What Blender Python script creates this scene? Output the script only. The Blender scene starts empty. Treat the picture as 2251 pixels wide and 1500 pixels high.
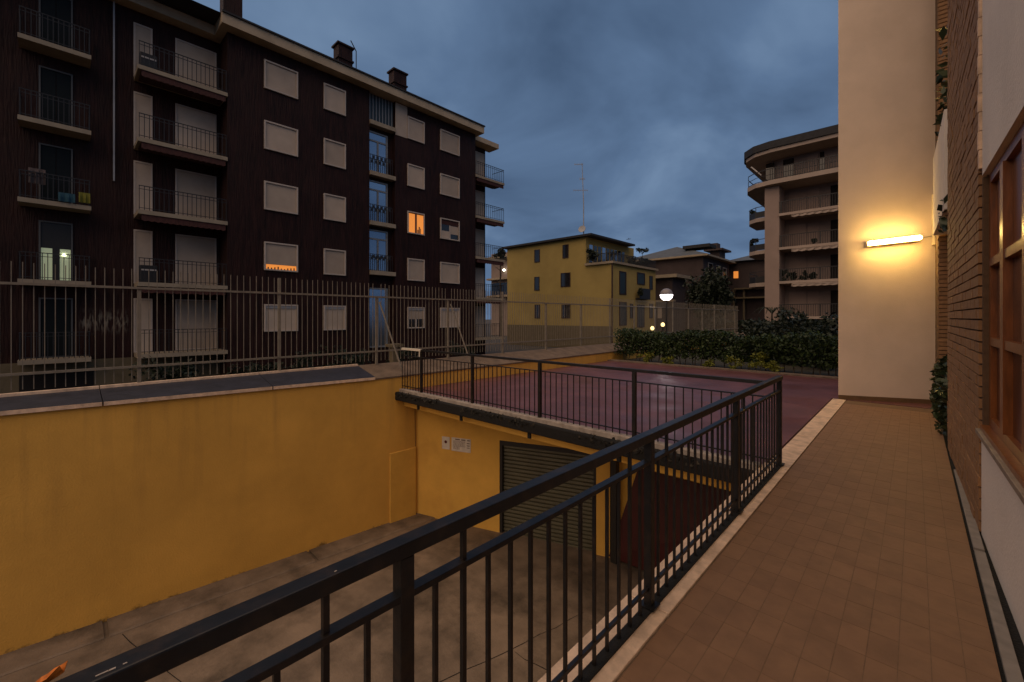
import bpy, math, random
import numpy as np
from mathutils import Vector

random.seed(7)
RNG = np.random.default_rng(7)
S = bpy.context.scene
COL = S.collection
R = math.radians

# ------------------------------------------------------------------ camera
CAM_H, YAW = 1.65, R(43.4)
cam = bpy.data.cameras.new("camera")
cam.sensor_width = 36.0
cam.lens = 36.0 * 937.0 / 2251.0
cam.shift_y = -53.0 / 2251.0
cam.clip_start = 0.05
cam.clip_end = 2000.0
camo = bpy.data.objects.new("camera", cam)
camo.location = (0, 0, CAM_H)
camo.rotation_euler = (R(90), 0, YAW)
COL.objects.link(camo)
S.camera = camo

# ------------------------------------------------------------------ light
SUN_DIR = Vector((0.02, -0.55, 0.80)).normalized()      # towards the sun lamp
SUN_EL = math.asin(SUN_DIR.z)
SUN_ROT = math.atan2(SUN_DIR.x, SUN_DIR.y)
sun = bpy.data.lights.new("sun", 'SUN')
sun.energy = 2.2
sun.angle = R(100)
sun.color = (1.0, 0.66, 0.36)  # wide warm fill, standing in for the glow of unseen lamps
suno = bpy.data.objects.new("sun", sun)
suno.rotation_euler = SUN_DIR.to_track_quat('Z', 'Y').to_euler()
suno.location = (0, -5, 30)
COL.objects.link(suno)

W = bpy.data.worlds.new("World")
S.world = W
W.use_nodes = True
nt = W.node_tree
nt.nodes.clear()


def N(tree, kind, **kw):
    n = tree.nodes.new(kind)
    for k, v in kw.items():
        setattr(n, k, v)
    return n


def build_sky():
    L = nt.links.new
    out = N(nt, 'ShaderNodeOutputWorld')
    bg = N(nt, 'ShaderNodeBackground')
    sky = N(nt, 'ShaderNodeTexSky', sky_type='NISHITA', sun_disc=False)
    sky.sun_elevation = R(2.0)
    sky.sun_rotation = SUN_ROT
    sky.air_density = 1.0
    sky.dust_density = 0.6
    sky.ozone_density = 4.0
    tc = N(nt, 'ShaderNodeTexCoord')
    sep = N(nt, 'ShaderNodeSeparateXYZ')
    L(tc.outputs['Generated'], sep.inputs[0])
    zz = N(nt, 'ShaderNodeMath', operation='MAXIMUM')
    L(sep.outputs['Z'], zz.inputs[0]); zz.inputs[1].default_value = 0.0
    za = N(nt, 'ShaderNodeMath', operation='ADD')
    L(zz.outputs[0], za.inputs[0]); za.inputs[1].default_value = 0.42
    dx = N(nt, 'ShaderNodeMath', operation='DIVIDE')
    L(sep.outputs['X'], dx.inputs[0]); L(za.outputs[0], dx.inputs[1])
    dy = N(nt, 'ShaderNodeMath', operation='DIVIDE')
    L(sep.outputs['Y'], dy.inputs[0]); L(za.outputs[0], dy.inputs[1])
    cmb = N(nt, 'ShaderNodeCombineXYZ')
    L(dx.outputs[0], cmb.inputs[0]); L(dy.outputs[0], cmb.inputs[1])
    n1 = N(nt, 'ShaderNodeTexNoise')
    n1.inputs['Scale'].default_value = 2.1
    n1.inputs['Detail'].default_value = 5.0
    n1.inputs['Roughness'].default_value = 0.5
    n1.inputs['Distortion'].default_value = 0.4
    L(cmb.outputs[0], n1.inputs['Vector'])
    cr = N(nt, 'ShaderNodeValToRGB')
    cr.color_ramp.elements[0].position = 0.30
    cr.color_ramp.elements[0].color = (0.052, 0.090, 0.162, 1)
    cr.color_ramp.elements[1].position = 0.72
    cr.color_ramp.elements[1].color = (0.185, 0.277, 0.420, 1)
    e = cr.color_ramp.elements.new(0.52)
    e.color = (0.102, 0.167, 0.282, 1)
    L(n1.outputs['Fac'], cr.inputs[0])
    sc = N(nt, 'ShaderNodeMix', data_type='RGBA', blend_type='MULTIPLY')
    sc.inputs['Factor'].default_value = 1.0
    L(sky.outputs[0], sc.inputs[6])
    sc.inputs[7].default_value = (0.003, 0.003, 0.004, 1)
    ad = N(nt, 'ShaderNodeMix', data_type='RGBA', blend_type='ADD')
    ad.inputs['Factor'].default_value = 1.0
    L(cr.outputs[0], ad.inputs[6]); L(sc.outputs[2], ad.inputs[7])
    L(ad.outputs[2], bg.inputs[0])
    bg.inputs[1].default_value = 1.0
    L(bg.outputs[0], out.inputs[0])


build_sky()
vs = S.view_settings
vs.view_transform = 'Standard'
vs.look = 'None'
vs.exposure = 0.0
vs.gamma = 1.0
vs.use_curve_mapping = False
S.render.engine = 'CYCLES'
S.cycles.use_denoising = True
S.cycles.max_bounces = 6
S.cycles.diffuse_bounces = 3
S.cycles.glossy_bounces = 3
S.cycles.transmission_bounces = 4
S.cycles.sample_clamp_indirect = 3.0
S.cycles.caustics_reflective = False
S.cycles.caustics_refractive = False

# ------------------------------------------------------------------ measuring
SN, CS = math.sin(YAW), math.cos(YAW)


def P(u, v, X=None, Y=None, Z=None):
    """a point of the photograph on a plane of the place, in metres"""
    a, b = (u - 1125.5) / 937.0, (v - 697.0) / 937.0
    d = (-SN + a * CS, CS + a * SN, -b)
    if X is not None:
        t = X / d[0]
    elif Y is not None:
        t = Y / d[1]
    else:
        t = (Z - CAM_H) / d[2]
    return Vector((d[0] * t, d[1] * t, CAM_H + d[2] * t))


def yx(u, X): return P(u, 697, X=X).y
def xy(u, Y): return P(u, 697, Y=Y).x


# ------------------------------------------------------------------ materials
def mat(name, color, rough=0.7, var=0.0, scale=6.0, bump=0.0, stretch=(1, 1, 1), metal=0.0,
        spec=0.4, rand=0.0, dirt=None, dirt_scale=2.0, dirt_amt=0.5, detail=5.0, coords='Object', bump_scale=None):
    m = bpy.data.materials.new(name)
    m.use_nodes = True
    t = m.node_tree
    b = t.nodes['Principled BSDF']
    b.inputs['Roughness'].default_value = rough
    b.inputs['Metallic'].default_value = metal
    b.inputs['Specular IOR Level'].default_value = spec
    b.inputs['Base Color'].default_value = (*color, 1)
    L = t.links.new
    tc = N(t, 'ShaderNodeTexCoord')
    geo = N(t, 'ShaderNodeNewGeometry')
    mp = N(t, 'ShaderNodeMapping')
    mp.inputs['Scale'].default_value = stretch
    L(geo.outputs['Position'], mp.inputs['Vector'])
    cur = None
    if var > 0:
        nz = N(t, 'ShaderNodeTexNoise')
        nz.inputs['Scale'].default_value = scale
        nz.inputs['Detail'].default_value = detail
        nz.inputs['Roughness'].default_value = 0.6
        L(mp.outputs[0], nz.inputs['Vector'])
        cr = N(t, 'ShaderNodeValToRGB')
        lo = tuple(max(0, c * (1 - var)) for c in color)
        hi = tuple(min(1, c * (1 + var)) for c in color)
        cr.color_ramp.elements[0].position = 0.3
        cr.color_ramp.elements[0].color = (*lo, 1)
        cr.color_ramp.elements[1].position = 0.7
        cr.color_ramp.elements[1].color = (*hi, 1)
        L(nz.outputs['Fac'], cr.inputs[0])
        cur = cr.outputs[0]
    if dirt is not None:
        nd = N(t, 'ShaderNodeTexNoise')
        nd.inputs['Scale'].default_value = dirt_scale
        nd.inputs['Detail'].default_value = 6.0
        nd.inputs['Roughness'].default_value = 0.65
        L(geo.outputs['Position'], nd.inputs['Vector'])
        rr = N(t, 'ShaderNodeMapRange')
        rr.inputs['From Min'].default_value = 0.48
        rr.inputs['From Max'].default_value = 0.72
        rr.inputs['To Max'].default_value = dirt_amt
        L(nd.outputs['Fac'], rr.inputs['Value'])
        mx = N(t, 'ShaderNodeMix', data_type='RGBA')
        L(rr.outputs[0], mx.inputs['Factor'])
        if cur is None:
            mx.inputs[6].default_value = (*color, 1)
        else:
            L(cur, mx.inputs[6])
        mx.inputs[7].default_value = (*dirt, 1)
        cur = mx.outputs[2]
    if rand > 0:
        oi = N(t, 'ShaderNodeObjectInfo')
        rr = N(t, 'ShaderNodeMapRange')
        rr.inputs['To Min'].default_value = 1 - rand
        rr.inputs['To Max'].default_value = 1 + rand
        L(oi.outputs['Random'], rr.inputs['Value'])
        mx = N(t, 'ShaderNodeMix', data_type='RGBA', blend_type='MULTIPLY')
        mx.inputs['Factor'].default_value = 1
        if cur is None:
            mx.inputs[6].default_value = (*color, 1)
        else:
            L(cur, mx.inputs[6])
        L(rr.outputs[0], mx.inputs[7])
        cur = mx.outputs[2]
    if cur is not None:
        L(cur, b.inputs['Base Color'])
    if bump > 0:
        nb = N(t, 'ShaderNodeTexNoise')
        nb.inputs['Scale'].default_value = bump_scale or scale * 3
        nb.inputs['Detail'].default_value = 6.0
        L(mp.outputs[0], nb.inputs['Vector'])
        bp = N(t, 'ShaderNodeBump')
        bp.inputs['Strength'].default_value = bump
        bp.inputs['Distance'].default_value = 0.02
        L(nb.outputs['Fac'], bp.inputs['Height'])
        L(bp.outputs[0], b.inputs['Normal'])
    return m


def glow(name, color, strength):
    m = bpy.data.materials.new(name)
    m.use_nodes = True
    b = m.node_tree.nodes['Principled BSDF']
    b.inputs['Base Color'].default_value = (*[min(c, .8) for c in color], 1)
    b.inputs['Emission Color'].default_value = (*color, 1)
    b.inputs['Emission Strength'].default_value = strength
    return m


M = {}
M['black'] = mat('black_rail_paint', (0.008, 0.008, 0.009), 0.42, 0.3, 9, 0.08, dirt=(0.06, 0.035, 0.02), dirt_scale=14, dirt_amt=0.35)
M['cream'] = mat('cream_fence_paint', (0.21, 0.18, 0.14), 0.6, 0.2, 8)
M['pale_end'] = mat('pale_end_rail', (0.7, 0.62, 0.5), 0.4, 0.1, 10)  # one pale cream tone for the left end of the terrace railing
M['ochre'] = mat('ochre_render', (0.68, 0.38, 0.075), 0.9, 0.10, 1.1, 0.25, dirt=(0.57, 0.315, 0.06), dirt_scale=0.7, dirt_amt=0.5, bump_scale=40)
M['ochre2'] = mat('ochre_render_garage', (0.68, 0.39, 0.074), 0.9, 0.10, 1.5, 0.2, dirt=(0.52, 0.265, 0.05), dirt_scale=1.2, dirt_amt=0.5, bump_scale=40)
M['coping'] = mat('slate_coping', (0.022, 0.023, 0.034), 0.55, 0.35, 5, 0.2)
M['stone'] = mat('travertine', (0.74, 0.54, 0.385), 0.75, 0.22, 9, 0.25, rand=0.07, dirt=(0.22, 0.16, 0.11), dirt_scale=5, dirt_amt=0.5)
M['stone_grey'] = mat('grey_stone', (0.34, 0.29, 0.25), 0.8, 0.25, 9, 0.25, dirt=(0.12, 0.10, 0.08), dirt_scale=5, dirt_amt=0.5)
M['tile'] = mat('clinker_tile', (0.225, 0.126, 0.066), 0.62, 0.12, 7, 0.12, rand=0.06, dirt=(0.20, 0.102, 0.054), dirt_scale=1.3, dirt_amt=0.5)
M['grout'] = mat('tile_grout', (0.17, 0.108, 0.064), 0.9, 0.2, 20)
M['grey_dull'] = mat('dull_grey_stone', (0.24, 0.21, 0.18), 0.8, 0.2, 9)
M['kerb_dark'] = mat('weathered_kerb', (0.15, 0.11, 0.085), 0.85, 0.3, 6, 0.2)
M['coping_brown'] = mat('weathered_coping', (0.15, 0.105, 0.07), 0.8, 0.3, 4, 0.2)
M['bitumen'] = mat('bitumen_edge', (0.007, 0.007, 0.007), 0.85, 0.5, 20, 0.5)
M['concrete'] = mat('stained_concrete', (0.195, 0.146, 0.104), 0.75, 0.32, 1.9, 0.3, dirt=(0.045, 0.034, 0.024), dirt_scale=1.1, dirt_amt=0.9, bump_scale=30)
M['shutter_grey'] = mat('grey_green_shutter', (0.105, 0.098, 0.062), 0.5, 0.2, 3, stretch=(1, 1, 6), dirt=(0.05, 0.045, 0.03), dirt_amt=0.5)
M['dark_metal'] = mat('dark_metal', (0.02, 0.018, 0.016), 0.5)
M['oxblood'] = mat('oxblood_door', (0.050, 0.006, 0.005), 0.6, 0.25, 3)
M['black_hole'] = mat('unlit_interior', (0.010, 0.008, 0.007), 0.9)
M['white_wall'] = mat('white_render', (0.78, 0.635, 0.52), 0.9, 0.07, 1.2, 0.15, dirt=(0.66, 0.53, 0.40), dirt_scale=0.8, dirt_amt=0.5, bump_scale=60)
M['panel'] = mat('white_panel_render', (0.78, 0.70, 0.62), 0.85, 0.08, 1.5, 0.2, bump_scale=50)
M['skirting'] = mat('brown_skirting', (0.17, 0.10, 0.05), 0.6, 0.2, 9)
M['brick'] = mat('brown_brick', (0.28, 0.150, 0.070), 0.8, 0.2, 14, 0.2, rand=0.10)
M['mortar'] = mat('dark_mortar', (0.11, 0.065, 0.036), 0.95, 0.2, 20)
M['wood'] = mat('varnished_wood', (0.20, 0.064, 0.016), 0.30, 0.35, 8, 0.05, stretch=(4, 4, 0.6), spec=0.5)
M['wood_dark'] = mat('dark_varnished_wood', (0.075, 0.024, 0.010), 0.28, 0.3, 8, stretch=(4, 4, 0.6), spec=0.5)
M['glass'] = mat('window_glass', (0.02, 0.018, 0.018), 0.06, spec=0.7)
M['glass_brown'] = mat('brown_reflecting_glass', (0.10, 0.042, 0.02), 0.12, spec=0.7)
M['sill'] = mat('stone_sill', (0.25, 0.19, 0.14), 0.6, 0.2, 9)
M['bwall'] = None
M['beige'] = mat('beige_roller_shutter', (0.44, 0.35, 0.27), 0.75, 0.10, 1.3, rand=0.2)
M['beige_frame'] = mat('beige_frame', (0.46, 0.39, 0.33), 0.7, 0.1, 3)
M['eave'] = mat('cream_eave', (0.42, 0.33, 0.225), 0.85, 0.15, 1.2, dirt=(0.25, 0.19, 0.13), dirt_scale=0.8, dirt_amt=0.5)
M['roof_dark'] = mat('dark_roof', (0.022, 0.022, 0.025), 0.8, 0.3, 3)
M['slab'] = mat('balcony_slab', (0.30, 0.245, 0.175), 0.85, 0.15, 2)
M['awning'] = mat('dark_red_awning', (0.050, 0.016, 0.013), 0.85, 0.4, 3, stretch=(1, 6, 1))
M['rail_dark'] = mat('dark_balcony_rail', (0.018, 0.017, 0.018), 0.5)
M['blue_glass'] = mat('sky_reflecting_glass', (0.30, 0.37, 0.46), 0.12, metal=0.85, spec=1.0)
M['grey_frame'] = mat('grey_metal_frame', (0.20, 0.21, 0.22), 0.5)
M['teal_panel'] = mat('dark_teal_panel', (0.02, 0.035, 0.045), 0.5)
M['teal_dark'] = mat('unlit_teal_glass', (0.008, 0.011, 0.012), 0.5, spec=0.12)
M['frame_dim'] = mat('dim_door_frame', (0.09, 0.09, 0.088), 0.6)
M['plinth'] = mat('grey_yellow_plinth', (0.14, 0.11, 0.065), 0.9, 0.25, 2, dirt=(0.06, 0.05, 0.03))
M['yellow'] = mat('yellow_house_render', (0.36, 0.265, 0.085), 0.9, 0.12, 0.4, dirt=(0.28, 0.20, 0.065), dirt_scale=0.35, dirt_amt=0.6)
M['pink'] = mat('pink_render', (0.28, 0.208, 0.175), 0.9, 0.1, 0.6)
M['pink_slab'] = mat('pale_pink_slab', (0.33, 0.26, 0.215), 0.85, 0.1, 1)
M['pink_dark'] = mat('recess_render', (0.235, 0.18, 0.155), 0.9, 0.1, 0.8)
M['house_brown'] = mat('dull_brown_render', (0.058, 0.042, 0.041), 0.9, 0.2, 0.8)
M['roof_grey'] = mat('grey_roof', (0.075, 0.085, 0.095), 0.7, 0.25, 1.5, stretch=(1, 1, 3))
M['terrace'] = None
M['soil'] = mat('garden_soil', (0.035, 0.030, 0.018), 0.95, 0.4, 3, 0.3)
M['asphalt'] = mat('courtyard_asphalt', (0.05, 0.045, 0.04), 0.9, 0.3, 2)
M['bark'] = mat('bark', (0.045, 0.032, 0.022), 0.9, 0.3, 10, 0.3)
M['white_plate'] = mat('white_sign_plate', (0.62, 0.56, 0.48), 0.6, 0.12, 12)
M['ink'] = mat('faded_sign_ink', (0.15, 0.10, 0.08), 0.8)
M['ink_red'] = mat('dark_red_dot', (0.09, 0.012, 0.010), 0.8)
M['zinc'] = mat('zinc_pipe', (0.30, 0.30, 0.31), 0.45, 0.1, 5)
M['brown_pipe'] = mat('brown_downpipe', (0.035, 0.014, 0.010), 0.5)
M['dry_leaf'] = mat('dry_orange_leaf', (0.55, 0.16, 0.02), 0.7, 0.4, 60)
M['rust'] = mat('rust_patch', (0.20, 0.06, 0.02), 0.85, 0.5, 60, 0.3)
M['cloth_blue'] = mat('blue_cloth', (0.02, 0.07, 0.10), 0.9)
M['cloth_yellow'] = mat('yellow_green_cloth', (0.16, 0.15, 0.02), 0.9)
M['cloth_pink'] = mat('pale_pink_cloth', (0.10, 0.075, 0.07), 0.9, 0.3, 12)
M['white_box'] = mat('pale_casing', (0.45, 0.42, 0.40), 0.6)
M['plastic_yellow'] = mat('cream_plastic', (0.6, 0.5, 0.35), 0.5)
M['terracotta'] = mat('terracotta', (0.20, 0.08, 0.04), 0.8)
M['lamp_cap'] = mat('smoked_globe_cap', (0.20, 0.18, 0.19), 0.35)
M['sconce_glow'] = glow('warm_lit_diffuser', (1.0, 0.64, 0.18), 60.0)
M['globe_glow'] = glow('white_lit_globe', (1.0, 0.88, 0.86), 9.0)
M['garden_glow'] = glow('warm_lit_garden_globe', (1.0, 0.72, 0.30), 2.0)
M['room_orange'] = glow('lit_room_orange', (1.0, 0.32, 0.055), 0.62)
M['room_white'] = glow('lit_room_white', (0.62, 0.72, 0.45), 0.16)
M['bulb'] = glow('lit_bulb', (1.0, 0.95, 0.75), 6.0)


def leaf_mat(name, c1, c2, rough=0.55):
    m = bpy.data.materials.new(name)
    m.use_nodes = True
    t = m.node_tree
    b = t.nodes['Principled BSDF']
    b.inputs['Roughness'].default_value = rough
    b.inputs['Specular IOR Level'].default_value = 0.35
    geo = N(t, 'ShaderNodeNewGeometry')
    cr = N(t, 'ShaderNodeValToRGB')
    cr.color_ramp.elements[0].color = (*c1, 1)
    cr.color_ramp.elements[1].color = (*c2, 1)
    t.links.new(geo.outputs['Random Per Island'], cr.inputs[0])
    t.links.new(cr.outputs[0], b.inputs['Base Color'])
    return m


M['leaf'] = leaf_mat('hedge_leaf', (0.009, 0.019, 0.005), (0.038, 0.064, 0.016))
M['leaf_dark'] = leaf_mat('dark_leaf', (0.006, 0.010, 0.006), (0.020, 0.030, 0.014))
M['leaf_lime'] = leaf_mat('lime_leaf', (0.05, 0.065, 0.008), (0.20, 0.21, 0.025))
M['ivy'] = leaf_mat('ivy_leaf', (0.010, 0.020, 0.010), (0.06, 0.075, 0.03), 0.35)
M['litter'] = leaf_mat('leaf_litter', (0.006, 0.006, 0.005), (0.05, 0.042, 0.03), 0.8)


def make_bwall():
    """dark brown clinker strips: long vertical streaks, with a streaky glint of light painted in by the first window"""
    m = mat('dark_clinker_cladding', (0.020, 0.0064, 0.0050), 0.65, 0.55, 5.5, 0.0, stretch=(1, 1, 0.16), spec=0.2, dirt=(0.034, 0.015, 0.011), dirt_scale=0.35, dirt_amt=0.7)
    t = m.node_tree
    b = t.nodes['Principled BSDF']
    L = t.links.new
    geo = N(t, 'ShaderNodeNewGeometry')
    mp = N(t, 'ShaderNodeMapping')
    mp.inputs['Scale'].default_value = (1, 1, 0.10)
    L(geo.outputs['Position'], mp.inputs[0])
    nz = N(t, 'ShaderNodeTexNoise')
    nz.inputs['Scale'].default_value = 16
    nz.inputs['Detail'].default_value = 5
    L(mp.outputs[0], nz.inputs['Vector'])
    bp = N(t, 'ShaderNodeBump')
    bp.inputs['Strength'].default_value = 0.8
    bp.inputs['Distance'].default_value = 0.05
    L(nz.outputs['Fac'], bp.inputs['Height'])
    L(bp.outputs[0], b.inputs['Normal'])
    # glint of light painted into the colour, about 1.3 m x 1.1 m, between door and recess at ground floor
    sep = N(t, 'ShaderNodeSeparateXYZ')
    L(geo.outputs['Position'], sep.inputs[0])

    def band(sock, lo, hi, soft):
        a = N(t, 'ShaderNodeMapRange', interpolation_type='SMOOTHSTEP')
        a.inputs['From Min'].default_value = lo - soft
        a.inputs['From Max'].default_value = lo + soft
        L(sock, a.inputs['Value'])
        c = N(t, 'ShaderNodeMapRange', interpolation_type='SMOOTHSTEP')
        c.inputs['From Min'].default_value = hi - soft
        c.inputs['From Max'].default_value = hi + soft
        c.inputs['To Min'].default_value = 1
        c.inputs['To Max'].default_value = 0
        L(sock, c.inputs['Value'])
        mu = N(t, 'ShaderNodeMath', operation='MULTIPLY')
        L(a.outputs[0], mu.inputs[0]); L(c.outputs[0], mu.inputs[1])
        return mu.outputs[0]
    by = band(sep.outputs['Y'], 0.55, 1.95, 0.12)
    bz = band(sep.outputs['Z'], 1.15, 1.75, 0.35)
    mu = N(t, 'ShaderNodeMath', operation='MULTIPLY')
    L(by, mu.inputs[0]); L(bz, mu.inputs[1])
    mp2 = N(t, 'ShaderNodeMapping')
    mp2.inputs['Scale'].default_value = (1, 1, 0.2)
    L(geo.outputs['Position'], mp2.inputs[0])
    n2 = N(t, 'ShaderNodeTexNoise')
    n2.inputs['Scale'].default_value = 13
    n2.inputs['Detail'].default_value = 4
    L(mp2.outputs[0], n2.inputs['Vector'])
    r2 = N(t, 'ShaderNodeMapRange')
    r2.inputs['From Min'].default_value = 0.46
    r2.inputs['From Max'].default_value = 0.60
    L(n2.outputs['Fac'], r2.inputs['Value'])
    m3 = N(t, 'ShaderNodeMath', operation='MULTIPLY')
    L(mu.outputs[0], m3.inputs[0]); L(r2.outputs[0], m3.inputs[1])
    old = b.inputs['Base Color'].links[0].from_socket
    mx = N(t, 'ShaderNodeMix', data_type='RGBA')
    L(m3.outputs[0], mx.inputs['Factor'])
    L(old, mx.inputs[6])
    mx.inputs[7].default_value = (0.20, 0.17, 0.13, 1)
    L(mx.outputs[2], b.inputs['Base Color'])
    return m


def stain(m, streak, base):
    """drip marks under the coping and a dirty foot, in the paint itself"""
    t = m.node_tree
    b = t.nodes['Principled BSDF']
    L = t.links.new
    geo = N(t, 'ShaderNodeNewGeometry')
    sep = N(t, 'ShaderNodeSeparateXYZ')
    L(geo.outputs['Position'], sep.inputs[0])
    mp = N(t, 'ShaderNodeMapping'); mp.inputs['Scale'].default_value = (1, 1, .07)
    L(geo.outputs['Position'], mp.inputs[0])
    nz = N(t, 'ShaderNodeTexNoise'); nz.inputs['Scale'].default_value = 5.5; nz.inputs['Detail'].default_value = 6
    L(mp.outputs[0], nz.inputs['Vector'])
    r = N(t, 'ShaderNodeMapRange'); r.inputs['From Min'].default_value = .52; r.inputs['From Max'].default_value = .75
    L(nz.outputs['Fac'], r.inputs['Value'])
    g = N(t, 'ShaderNodeMapRange'); g.inputs['From Min'].default_value = -1.6; g.inputs['From Max'].default_value = .3
    g.inputs['To Min'].default_value = .04; g.inputs['To Max'].default_value = .55
    L(sep.outputs['Z'], g.inputs['Value'])
    mu = N(t, 'ShaderNodeMath', operation='MULTIPLY'); L(r.outputs[0], mu.inputs[0]); L(g.outputs[0], mu.inputs[1])
    mx = N(t, 'ShaderNodeMix', data_type='RGBA')
    L(mu.outputs[0], mx.inputs['Factor']); L(b.inputs['Base Color'].links[0].from_socket, mx.inputs[6]); mx.inputs[7].default_value = (*streak, 1)
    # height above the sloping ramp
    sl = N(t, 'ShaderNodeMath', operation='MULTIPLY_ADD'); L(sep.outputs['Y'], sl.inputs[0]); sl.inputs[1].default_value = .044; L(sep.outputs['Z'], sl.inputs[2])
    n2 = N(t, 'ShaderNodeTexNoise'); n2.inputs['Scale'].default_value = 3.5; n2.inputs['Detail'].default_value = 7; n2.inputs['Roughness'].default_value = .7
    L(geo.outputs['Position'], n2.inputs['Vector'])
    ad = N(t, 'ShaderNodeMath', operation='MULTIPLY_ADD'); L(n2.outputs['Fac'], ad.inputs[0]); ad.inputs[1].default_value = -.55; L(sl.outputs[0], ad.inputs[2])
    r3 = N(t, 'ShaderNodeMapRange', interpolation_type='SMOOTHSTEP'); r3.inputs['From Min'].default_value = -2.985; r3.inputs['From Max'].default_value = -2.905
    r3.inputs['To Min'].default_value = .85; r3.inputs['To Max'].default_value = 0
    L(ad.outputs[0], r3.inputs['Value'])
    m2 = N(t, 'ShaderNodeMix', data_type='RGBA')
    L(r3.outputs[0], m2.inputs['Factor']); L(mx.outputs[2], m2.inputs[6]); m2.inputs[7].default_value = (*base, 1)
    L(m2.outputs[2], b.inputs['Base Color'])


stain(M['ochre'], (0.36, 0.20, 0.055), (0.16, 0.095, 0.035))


def make_terrace():
    m = mat('red_terrace_paving', (0.14, 0.055, 0.057), 0.33, 0.25, 1.2, 0.0, spec=0.45, dirt=(0.10, 0.033, 0.030), dirt_scale=0.7, dirt_amt=0.6)
    t = m.node_tree
    b = t.nodes['Principled BSDF']
    L = t.links.new
    geo = N(t, 'ShaderNodeNewGeometry')
    n2 = N(t, 'ShaderNodeTexNoise')
    n2.inputs['Scale'].default_value = 0.9
    n2.inputs['Detail'].default_value = 5
    L(geo.outputs['Position'], n2.inputs['Vector'])
    r2 = N(t, 'ShaderNodeMapRange')
    r2.inputs['From Min'].default_value = 0.35
    r2.inputs['From Max'].default_value = 0.65
    r2.inputs['To Min'].default_value = 0.30
    r2.inputs['To Max'].default_value = 0.55
    L(n2.outputs['Fac'], r2.inputs['Value'])
    L(r2.outputs[0], b.inputs['Roughness'])
    br = N(t, 'ShaderNodeTexBrick')
    br.inputs['Scale'].default_value = 4.0
    br.inputs['Color1'].default_value = (1, 1, 1, 1)
    br.inputs['Color2'].default_value = (0.9, 0.9, 0.9, 1)
    br.inputs['Mortar'].default_value = (0.2, 0.2, 0.2, 1)
    L(geo.outputs['Position'], br.inputs['Vector'])
    bp = N(t, 'ShaderNodeBump')
    bp.inputs['Strength'].default_value = 0.15
    bp.inputs['Distance'].default_value = 0.01
    L(br.outputs['Color'], bp.inputs['Height'])
    L(bp.outputs[0], b.inputs['Normal'])
    return m


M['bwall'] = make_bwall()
M['terrace'] = make_terrace()


# ------------------------------------------------------------------ mesh building
def wloc(o):
    v = Vector((0, 0, 0))
    while o is not None:
        v += o.location
        o = o.parent
    return v


def tag(o, label=None, cat=None, group=None, kind=None):
    if label: o['label'] = label
    if cat: o['category'] = cat
    if group: o['group'] = group
    if kind: o['kind'] = kind
    return o


def thing(name, label, cat, loc=(0, 0, 0), group=None):
    o = bpy.data.objects.new(name, None)
    o.location = loc
    o.empty_display_size = 0.2
    COL.objects.link(o)
    return tag(o, label, cat, group)


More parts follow.
